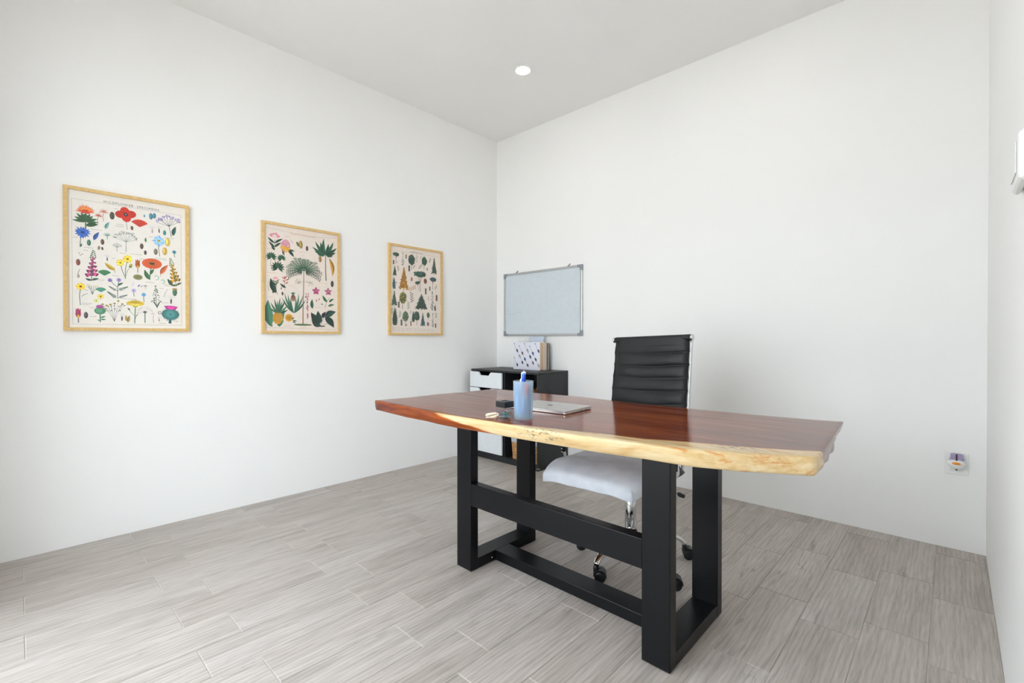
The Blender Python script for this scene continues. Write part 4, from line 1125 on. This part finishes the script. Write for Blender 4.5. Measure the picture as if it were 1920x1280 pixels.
P3 = [
('umb',0.0693,0.5754,0.0696,0.6717,'3a5a4a','6a5448'),
('sparse',0.1339,0.5618,0.1342,0.6719,'3f5c5c'),
('round',0.2175,0.5376,0.2179,0.6696,'35584a','7a5a48'),
('round',0.342,0.5556,0.3465,0.6637,'35604a','7a5a48'),
('conifer',0.448,0.5165,0.4484,0.6647,'46584a'),
('bark',0.0469,0.5663,0.047,0.5987,'4a4038'),
('bark',0.1651,0.6249,0.1652,0.6581,'8a5440'),
('bark',0.1945,0.5245,0.1947,0.5732,'5a5450'),
('twig',0.2884,0.5566,0.3214,0.5909,'7a5a4c'),
('twig',0.3968,0.6202,0.4097,0.6551,'5a4a3c'),
('twig',0.2319,0.5539,0.2496,0.5794,'3f5a50'),
('bark',0.3755,0.5488,0.3755,0.5729,'3a4a40'),
('twig',0.305,0.6367,0.3133,0.6616,'b09a90'),
('twig',0.2642,0.6047,0.2725,0.6598,'c0b0a8'),
('twig',0.0768,0.5762,0.0845,0.5967,'c0b0a8'),
('conifer',0.0578,0.4714,0.0595,0.556,'34504a'),
('twig',0.0918,0.5158,0.0881,0.5547,'6a5848'),
('gold',0.1387,0.3577,0.1454,0.5525,'c88a26','9a7a24'),
('umb2',0.3042,0.3629,0.3007,0.5443,'3a6452','9a8478'),
('umb',0.2879,0.3767,0.2719,0.4567,'35604c','9a8478'),
('cone',0.3567,0.4285,0.3543,0.4813,'8a4a3c','8a4a3c'),
('umb',0.433,0.393,0.4367,0.5063,'3a5c5a','6a4c40'),
('bark',0.3598,0.3476,0.3599,0.3971,'6a6a60'),
('bark',0.4021,0.3817,0.4022,0.4163,'5a443c'),
('seed',0.2172,0.4451,0.2189,0.4801,'9a5a50'),
('cypress',0.0515,0.3676,0.0503,0.4616,'4a6068'),
('leaf',0.0763,0.4099,0.0704,0.4322,'7aa0a0'),
('twig',0.1838,0.3689,0.2515,0.4009,'c08a50'),
('twig',0.4563,0.3962,0.4738,0.4256,'4a6a60'),
('conifer',0.0533,0.228,0.0537,0.356,'55685a'),
('round',0.129,0.2119,0.1356,0.3535,'7a7a3c','8a6a58'),
('bark',0.0946,0.2215,0.0948,0.2706,'6a605c'),
('twig',0.2231,0.2712,0.2169,0.3446,'3a4440'),
('twig',0.1873,0.2159,0.1875,0.2692,'5f8a5a'),
('spread',0.3161,0.2067,0.3165,0.346,'32503f'),
('sparse',0.4273,0.2079,0.4286,0.3787,'466a66'),
('bark',0.4735,0.2977,0.4736,0.3483,'7a4a40'),
('cypress',0.4575,0.2084,0.4586,0.2632,'6a4a44'),
('twig',0.3874,0.2941,0.3892,0.3254,'b08a80'),
('cypress',0.058,0.0747,0.0607,0.218,'2f4a3c'),
('twig',0.102,0.1431,0.1098,0.1894,'5a7a5c'),
('round',0.1572,0.0739,0.1575,0.1979,'5f7a58','6a6058'),
('twig',0.2069,0.1766,0.2102,0.2035,'8a8a80'),
('cypress',0.2346,0.107,0.2348,0.1992,'3a5444'),
('round',0.2684,0.0854,0.2687,0.2026,'3f5f4a','5a4a40'),
('conifer',0.3298,0.0702,0.3302,0.1894,'4a6a72'),
('round',0.3853,0.1265,0.3855,0.1957,'5f7a4c','6a5448'),
('cone',0.3851,0.0726,0.3802,0.114,'8a6a5c','8a6a5c'),
('sparse',0.4338,0.065,0.4359,0.1922,'4a5f58'),
('twig',0.4687,0.1513,0.4688,0.1899,'4a5a50'),
('bark',0.4624,0.0655,0.4625,0.102,'5a5048'),
('bark',0.2106,0.0776,0.2107,0.1164,'9a7a64'),
('bark',0.1209,0.0779,0.1195,0.1272,'6a6a64'),
('seed',0.1517,0.0751,0.1752,0.0889,'8a8278'),
('twig',0.0345,0.1701,0.0309,0.2153,'7a8a5a'),
('cap',0.0527,0.0581,0.0165),
('cap',0.0919,0.0572,0.0167),
('cap',0.1316,0.0563,0.017),
('cap',0.1719,0.0553,0.0173),
('cap',0.2129,0.0544,0.0175),
('cap',0.2545,0.0534,0.0178),
('cap',0.2968,0.0524,0.0181),
('cap',0.3397,0.0514,0.0184),
('cap',0.3834,0.0503,0.0186),
('cap',0.4277,0.0493,0.019),
('cap',0.0527,0.0471,0.0165),
('cap',0.0918,0.0461,0.0168),
('cap',0.1315,0.045,0.017),
('cap',0.1719,0.044,0.0172),
('cap',0.2129,0.043,0.0175),
('cap',0.2545,0.0419,0.0178),
('cap',0.2967,0.0408,0.0181),
('cap',0.3397,0.0397,0.0184),
('cap',0.3833,0.0386,0.0187),
('cap',0.4277,0.0374,0.019),
('cap',0.0527,0.036,0.0164),
('cap',0.0918,0.0349,0.0167),
('cap',0.1315,0.0338,0.017),
('cap',0.1719,0.0327,0.0172),
('cap',0.2128,0.0316,0.0176),
('cap',0.2544,0.0304,0.0178),
('cap',0.2967,0.0292,0.0181),
('cap',0.3397,0.028,0.0183),
('cap',0.3833,0.0268,0.0187),
('cap',0.4277,0.0256,0.0189),
('line',0.0361,0.6763,0.2005,0.6773),
('line',0.334,0.6786,0.5008,0.6797)
]
def text_mesh(txt, size, spacing=1.0):
    cu = bpy.data.curves.new('t', 'FONT'); cu.body = txt; cu.size = size; cu.align_x = 'CENTER'; cu.align_y = 'CENTER'; cu.space_character = spacing
    ob = bpy.data.objects.new('t', cu); COL.objects.link(ob)
    dg = bpy.context.evaluated_depsgraph_get(); me = bpy.data.meshes.new_from_object(ob.evaluated_get(dg)); 
    bpy.data.objects.remove(ob); bpy.data.curves.remove(cu); me.name = 'title'; return me
def picture(y0, y1, z0, z1, label, spec, title, tsize, tcol, tv, tu, paper):
    w, h = y1 - y0, z1 - z0
    r = empty('framed_poster', (0, y0, z0), 0, label, 'picture', 'framed botanical posters on the wall')
    B, D0 = .0165, .024          # frame face width, depth
    cs = [(0, 0), (w, 0), (w, h), (0, h)]; ci = [(B, B), (w-B, B), (w-B, h-B), (B, h-B)]
    for i in range(4):
        j = (i + 1) % 4; a, b, c, d = cs[i], cs[j], ci[j], ci[i]
        G().prism([a, b, c, d], 'x', .001, D0).build('frame_rail', OAK, r)
    G().box(.003, .0115, B - .003, w - B + .003, B - .003, h - B + .003).build('poster_sheet', paper, r)
    p = Print()
    for s in spec: draw(p, s)
    pr = p.build('botanical_print', (.0116, 0, 0), (0, 1, 0), (0, 0, 1), (1, 0, 0), r)
    me = text_mesh(title, tsize, 1.25); me.materials.append(pbr('ink_' + tcol, tcol, .7))
    o = bpy.data.objects.new('title', me); link(o, r); o.location = (.0122, tu, tv); o.rotation_euler = (pi/2, 0, pi/2)
    G().box(.0165, .0180, B - .002, w - B + .002, B - .002, h - B + .002).build('pane', PANE, r)
    return r
picture(-3.080, -2.550, 1.100, 1.832, 'oak framed poster of colourful wildflowers and seeds', P1, 'WILDFLOWER  SPECIMENS', .0165, '5a5450', .6795, .272, PAPER)
picture(-2.155, -1.627, 1.092, 1.823, 'oak framed poster of tropical plants around a tall palm', P2, 'PLANTES TROPICALES', .0135, 'b8703c', .675, .266, PAPER2)
picture(-1.222, -.690, 1.087, 1.817, 'oak framed poster of green trees and one golden tree', P3, 'ARBORETUM', .018, '4a4444', .6835, .264, PAPER2)

# ------------------------------------------------------------------ whiteboard
WX0, WX1, WZ0, WZ1 = .111, 1.019, 1.083, 1.676
wb = empty('whiteboard', (WX0, 0, WZ0), 0, 'wall-mounted whiteboard with aluminium frame and grey plastic corners', 'whiteboard')
ww, wh = WX1 - WX0, WZ1 - WZ0; B = .020
G().box(.008, ww - .008, -.011, -.003, .008, wh - .008).build('writing_surface', BOARD, wb)
def rail(x0, x1, z0, z1): return G().box(x0, x1, -.0185, -.001, z0, z1, .003, 2).build('frame_rail', ALU, wb)
rail(.03, ww - .03, 0, B); rail(.03, ww - .03, wh - B, wh); rail(0, B, .03, wh - .03); rail(ww - B, ww, .03, wh - .03)
for sx in (0, 1):
    for sz in (0, 1):
        fx = lambda x: ww - x if sx else x
        fz = lambda z: wh - z if sz else z
        L_ = [(-.001, -.001), (.046, -.001), (.046, .0215), (.030, .0215), (.0215, .030), (.0215, .046), (-.001, .046)]
        G().prism([(fx(a), fz(b)) for a, b in L_], 'y', -.0198, -.0005).build('corner_cap', GREYP, wb)
for x in (.162, .765):
    g = G(); g.box(x - .012, x + .012, -.013, -.004, wh, wh + .004, .001); g.tube([(x - .006, -.008, wh + .003), (x + .002, -.008, wh + .012), (x + .012, -.008, wh + .016)], .0022, 8)
    g.lathe([(.002, -.002), (.0045, -.002), (.0045, .002), (.002, .002)], 12, Matrix.Translation((x + .012, -.008, wh + .016)) @ Matrix.Rotation(pi/2, 4, 'X'))
    g.build('hanging_hook', pbr('dark_steel', '55575a', .4, .9), wb)
p = Print()
p.stroke([(.03, .205), (.12, .208), (.2, .222), (.24, .224)], .004, 'b4bdc8', 0, .002)
for x, z, l in ((.34, .52, .03), (.62, .46, .05), (.66, .44, .06), (.12, .36, .1)):
    p.stroke([(x, z), (x + l, z + .012)], .006, 'c2cbd6', 0, .003)
p.build('marker_traces', (0, -.0111, 0), (1, 0, 0), (0, 0, 1), (0, -1, 0), wb)['kind'] = 'stuff'

# ------------------------------------------------------------------ notebooks on the cabinet
BZ = CH
def notebook(x0, x1, y0, y1, h, name, label, cov, pages, cth=.003, patt=None, rz=0.0):
    r = empty(name, ((x0 + x1)/2, y0, BZ), rz, label, 'notebook'); hw = (x1 - x0)/2; t = y1 - y0
    G().box(-hw, hw, 0, cth, 0, h, .0008).build('front_cover', cov, r); G().box(-hw, hw, t - cth, t, 0, h, .0008).build('back_cover', cov, r)
    G().box(-hw - .001, -hw + cth, cth + .0002, t - cth - .0002, 0, h, .0008).build('spine', cov, r)
    G().box(-hw + cth + .0005, hw - .004, cth + .0005, t - cth - .0005, .004, h - .004).build('page_block', pages, r)
    if patt:
        p = Print(); W2 = 2*hw
        cols = ['2f4a7a', '4a3a44', '8a8c84', '3a3f5a', '6a4a48']; n = 0
        for i in range(-4, 8):
            for j in range(5):
                x = .010 + i*.062 + j*.031; z = h - .014 - j*.052 - (i % 2)*.022
                q = (x, z); e = (x + .036, z - .060)
                if not (.004 < x and e[0] < W2 - .012 and e[1] > .022 and z < h - .006): continue
                p.stroke([q, e], .0020, '5a5a64', 0); p.ell(*q, .0045, .0055, '3a3c48', 0, 1, 8)
                c = cols[n % 5]; n += 1
                p.leaf(e[0] - .005, e[1] + .012, e[0] + .011, e[1] - .020, .0100, c, 1, 0); p.leaf(e[0] - .001, e[1] + .004, e[0] + .007, e[1] - .012, .004, shade(c, 1.6), 3, 0, 6, False)
        p.build('arrow_pattern', (-hw, -.0002, 0), (1, 0, 0), (0, 0, 1), (0, -1, 0), r)
    return r
COVW = pbr('white_cover', 'dfe0ea', .5)
notebook(.378, .690, -.168, -.108, .243, 'notebook', 'white notebook with feathered arrow pattern standing on the black cabinet', COVW, PAGES, .004, True)
notebook(.372, .694, -.1065, -.078, .240, 'notebook', 'thick beige notebook standing behind the arrow-patterned notebook', pbr('tan_cover', 'cdb79e', .6), pbr('cream_pages', 'ddc9b0', .8))
notebook(.372, .702, -.0765, -.056, .234, 'notebook', 'grey notebook at the back of the row on the cabinet', pbr('dark_grey_cover', '4a4a4e', .5), pbr('white_pages', 'd8d4ce', .8))
G().box(.385, .52, -.1065, -.079, BZ + .2405, BZ + .2445, .001).build('pencil_case', BLKP)
tag(bpy.data.objects['pencil_case'], 'slim black case lying on top of the standing notebooks', 'case')
g = G(); g.prism([(.475, 1.03), (.60, 1.03), (.640, 1.078), (.47, 1.078)], 'y', -.0535, -.0520)
sh = g.build('plastic_sleeve', pbr('blue_white_plastic', 'c9d3e2', .3)); 
me = sh.data
tag(sh, 'pale blue plastic sleeve sticking up behind the notebooks', 'paper sleeve')
for v in me.vertices:
    if v.co.z < 1.05: v.co.z = BZ + .002

# ------------------------------------------------------------------ outlet and air freshener
ot = empty('power_outlet', (3.277, 0, .433), 0, 'white square power outlet on the wall near the corner', 'outlet')
G().box(-.0435, .0435, -.008, -.0005, -.056, .056, .003, 2).build('cover_plate', WHITEP, ot)
G().box(-.024, .024, -.0092, -.0082, -.041, .041, .0008).build('socket_insert', pbr('socket_plastic', 'dcdcd8', .4), ot)
G().box(-.004, .004, -.0097, -.0093, -.034, -.028).build('earth_slot', BLKP, ot)
af = empty('air_freshener', (3.277, -.0100, .437), 0, 'plug-in air freshener with orange window and purple bottle', 'air freshener')
bm = bmesh.new(); bmesh.ops.create_uvsphere(bm, u_segments=28, v_segments=18, radius=1)
for v in bm.verts:
    x, y, z = v.co; k = (abs(x)**3 + abs(z)**3) ** (1/3) if abs(x) + abs(z) > 0 else 1
    v.co = (x * .034, -.022 + y * .0215, z * .0265)
G().bm(bm, True).build('plug_body', WHITEP, af)
bm = bmesh.new(); bmesh.ops.create_uvsphere(bm, u_segments=22, v_segments=12, radius=1)
for v in bm.verts: v.co = (v.co.x * .0165, -.0415 + v.co.y * .004, .004 + v.co.z * .0068)
G().bm(bm, True).build('orange_window', pbr('orange_plastic', 'e08a1c', .25), af)
g = G(); g.box(-.022, .022, -.036, -.008, .022, .050, .004, 3); bt = g.build('liquid_bottle', pbr('purple_liquid', 'b8a8cf', .12, trans=.3), af)
G().box(-.0265, .0265, -.037, -.0065, .020, .0245, .002, 2).build('bottle_collar', pbr('violet_plastic', 'a39ec6', .3), af)
G().box(-.0032, .0032, -.0385, -.0365, .014, .050, .0008).build('wick', pbr('dark_wick', '2c1c24', .6), af)

# ------------------------------------------------------------------ wall device on the right wall
sw = empty('wall_switch', (RX, -1.668, 1.464), 0, 'white rounded switch box on the plain wall beside the camera', 'switch')
g = G(); g.box(-.020, -.0005, -.062, .108, -.056, .056, .012, 3); g.build('switch_cover', WHITEP, sw)
G().box(-.0225, -.0203, -.035, .078, -.034, .036, .0015, 2).build('rocker', WHITEP, sw)

# ------------------------------------------------------------------ things on the desk
lt = empty('laptop', (1.968, -1.623, ZT), rad(4), 'closed silver laptop lying on the wooden desk', 'laptop')
def rslab(hx, hy, r, z0, z1, e=.0012):
    g = G(); vs, fs = [], []
    for (q, z) in ((e, z0), (0, z0 + e), (0, z1 - e), (e, z1)): vs += [(x, y, z) for x, y in rrect(hx - q, hy - q, r, 6)]
    n = len(vs)//4
    for k in range(3):
        for i in range(n): j = (i+1) % n; fs.append((k*n+i, k*n+j, (k+1)*n+j, (k+1)*n+i))
    fs += [tuple(range(n))[::-1], tuple(range(3*n, 4*n))]; return g.add(vs, fs)
rslab(.150, .106, .011, .0015, .0102).build('base', SILVER, lt)
lid = rslab(.150, .106, .011, .0106, .0152).build('lid', SILVER, lt)
G().box(-.12, .12, .1000, .1055, .0098, .0110).build('hinge', BLKP, lt)
for k in (-.04, .0): G().box(.1492, .1503, .05 + k, .059 + k, .0050, .0075).build('port', BLKP, lt)
for sx in (-1, 1):
    for sy in (-1, 1): G().lathe([(.006, 0), (.006, .0016), (0, .0016)], 12, Matrix.Translation((sx*.12, sy*.08, 0))).build('rubber_foot', BLKP, lt)
p = Print()
ap = []
for i in range(40):
    t = 2*pi*i/40; rr = .0135*(1 - .10*cos(2*t + pi) * .6)
    if -.45 < ((t + pi) % (2*pi)) - pi < .55: rr *= .80
    ap.append((rr*cos(t)*.92, rr*sin(t)*1.0 - .0018*(abs(cos(t)) < .25) * (sin(t) > 0)))
p.poly(ap, '6d6a68', 0); p.leaf(.000, .0135, .0065, .0215, .0024, '6d6a68', 0, .1, 6, False)
p.build('lid_logo', (0, 0, .0153), (-1, 0, 0), (0, -1, 0), (0, 0, 1), lid)

CUX, CUY = 2.052, -1.893
cup = empty('pen_cup', (CUX, CUY, ZT), 0, 'tall frosted translucent plastic pen cup on the desk', 'pen cup')
G().lathe([(0, .0003), (.0355, .0003), (.0368, .002), (.0398, .145), (.0398, .1462), (.0380, .1462), (.0352, .004), (0, .004)], 48).build('cup_wall', CUP, cup)
def pen(name, label, bx, by, tx, ty, tz, r, c1, c2, cap=.3, grp='pens and markers in the cup'):
    b = Vector((bx, by, .0052 + r)); t = Vector((tx, ty, tz)); o = empty(name, (CUX, CUY, ZT), 0, label, 'pen', grp)
    m = b.lerp(t, 1 - cap); m2 = b.lerp(t, 1 - cap + .004)
    G().tube([b, b.lerp(t, .08), m], [r*.4, r, r], 14).build('barrel', pbr('ink_' + c1, c1, .35), o)
    G().tube([m2, b.lerp(t, .94), b.lerp(t, .985), t], [r*1.12, r*1.12, r*.85, r*.25], 14).build('cap', pbr('ink_' + c2, c2, .3), o); return o
pn = pen('ballpoint_pen', 'blue and white pen rising above the cup rim', .012, -.012, -.002, .006, .184, .0068, '2f78c8', '2456c0', .26)
G().tube([Vector((-.0012, .0052, .171)), Vector((-.0018, .0058, .1795)), Vector((-.002, .006, .1850))], [.0082, .0072, .002], 14).build('push_button', pbr('ink_e6eef6', 'e6eef6', .3), pn)
G().box(-.009, -.0055, -.004, .002, .150, .178, .001).build('clip', pbr('ink_e6eef6', 'e6eef6', .3), pn)
pen('marker', 'pale marker with red cap leaning inside the cup', -.014, .010, .024, -.006, .138, .0075, 'd8d4d6', 'd83a34', .36)
pen('marker', 'light blue marker standing inside the cup', -.006, -.020, -.012, -.020, .134, .0085, '3f9ad8', '2f86d0', .3)
pen('marker', 'thick sky blue marker in the middle of the cup', .000, .012, .003, .020, .137, .0085, '5aa8e0', '3a8ad4', .3)
pen('pencil', 'pink pencil against the cup wall', -.026, .004, -.028, -.004, .140, .0045, 'e08fb4', 'e6a0c0', .2)
pen('pencil', 'slim dark blue pencil against the cup wall', .018, .018, .020, .012, .136, .0045, '27508c', '3a66a4', .2)
pen('pencil', 'white pencil tip just above the cup rim', -.016, -.008, -.022, .012, .153, .0042, 'eef0f2', 'f2f2f2', .1)

# clip box
bx = empty('paper_clip_box', (1.981, -1.921, ZT), rad(-4), 'small clear paper clip box with black magnetic lid on the desk', 'clip box')
h = .0255; g = G(); t_ = .0016
g.box(-h, h, -h, -h + t_, .0002, .041); g.box(-h, h, h - t_, h, .0002, .041); g.box(-h, -h + t_, -h + t_, h - t_, .0002, .041); g.box(h - t_, h, -h + t_, h - t_, .0002, .041); g.box(-h + t_, h - t_, -h + t_, h - t_, .0002, .002)
g.build('clear_box', CLEAR, bx)
hd = .0262; vs, fs = [], []; n = 32
outer = []
for i in range(n):
    a = 2*pi*i/n + pi/4; c_, s_ = cos(a), sin(a); k = hd / max(abs(c_), abs(s_)); outer.append((c_*k, s_*k))
for r_, z in ((outer, .0412), (outer, .0640), ([(.015*cos(2*pi*i/n + pi/4), .015*sin(2*pi*i/n + pi/4)) for i in range(n)], .0640), ([(.011*cos(2*pi*i/n + pi/4), .011*sin(2*pi*i/n + pi/4)) for i in range(n)], .052)): vs += [(x, y, z) for x, y in r_]
for k in range(3):
    for i in range(n): j = (i+1) % n; fs.append((k*n+i, k*n+j, (k+1)*n+j, (k+1)*n+i))
fs += [tuple(range(n))[::-1], tuple(range(3*n, 4*n))]
G().add(vs, fs).build('magnetic_lid', BLKP, bx)
def clip_path(L, w):
    pts = []
    def arc(cx, r_, a0, a1):
        for i in range(7): a = rad(a0 + (a1-a0)*i/6); pts.append((cx + r_*cos(a), r_*sin(a), 0))
    arc(L/2 - w, w, -90, 90); arc(-L/2 + w, w, 90, 270); arc(L/2 - w*1.6, w*.8, -90, 90); pts.append((-L/4, w*.8, 0)); return pts
cmats = [pbr('clip_teal', '2fb0ac', .3), pbr('clip_aqua', '7adfe0', .3), pbr('clip_red', 'b0483c', .3), pbr('clip_gold', 'c89a3c', .3), pbr('clip_white', 'e6e6ee', .3), pbr('clip_olive', '5a5f2c', .3), pbr('clip_violet', '8a6a9c', .3)]
cp = clip_path(.028, .0034)
meshes = []
for m in cmats:
    g = G().tube(cp, .0009, 5); o = g.build('paper_clip', m); meshes.append(o.data); bpy.data.objects.remove(o)
for i in range(26):
    o = bpy.data.objects.new('paper_clip', meshes[(0 if i % 3 == 0 and i < 14 else i) % len(meshes)]); link(o)
    a = random.uniform(0, pi); lim = .0095
    o.location = (1.981 + random.uniform(-lim, lim), -1.921 + random.uniform(-lim, lim), ZT + .0052 + i*.00088)
    o.rotation_euler = (random.uniform(-.25, .25), random.uniform(-.12, .12), a)
    cn = o.data.materials[0].name.split('_')[1]
    tag(o, cn + ' paper clip lying inside the clear clip box', 'paper clip', 'paper clips in the clear box')
# bundle of pale clips in front of the box
bn = [pbr('band_amber', 'c89a5c', .35), pbr('band_cream', 'e9dcc0', .35), pbr('band_white', 'efeae2', .3)]
for i in range(18):
    g = G().tube([(x*1.15, y*1.25, z) for x, y, z in cp], .0013, 6); o = g.build('paper_clip', bn[i % 3])
    o.location = (1.966 + random.uniform(-.014, .014), -1.977 + random.uniform(-.009, .008), ZT + .0046 + .0010*i)
    o.rotation_euler = (random.uniform(-.3, .3), random.uniform(-.28, -.05), rad(random.uniform(20, 60)))
    tag(o, ['amber', 'cream', 'white'][i % 3] + ' jumbo paper clip heaped in front of the clip box', 'paper clip', 'pale clips heaped on the desk')
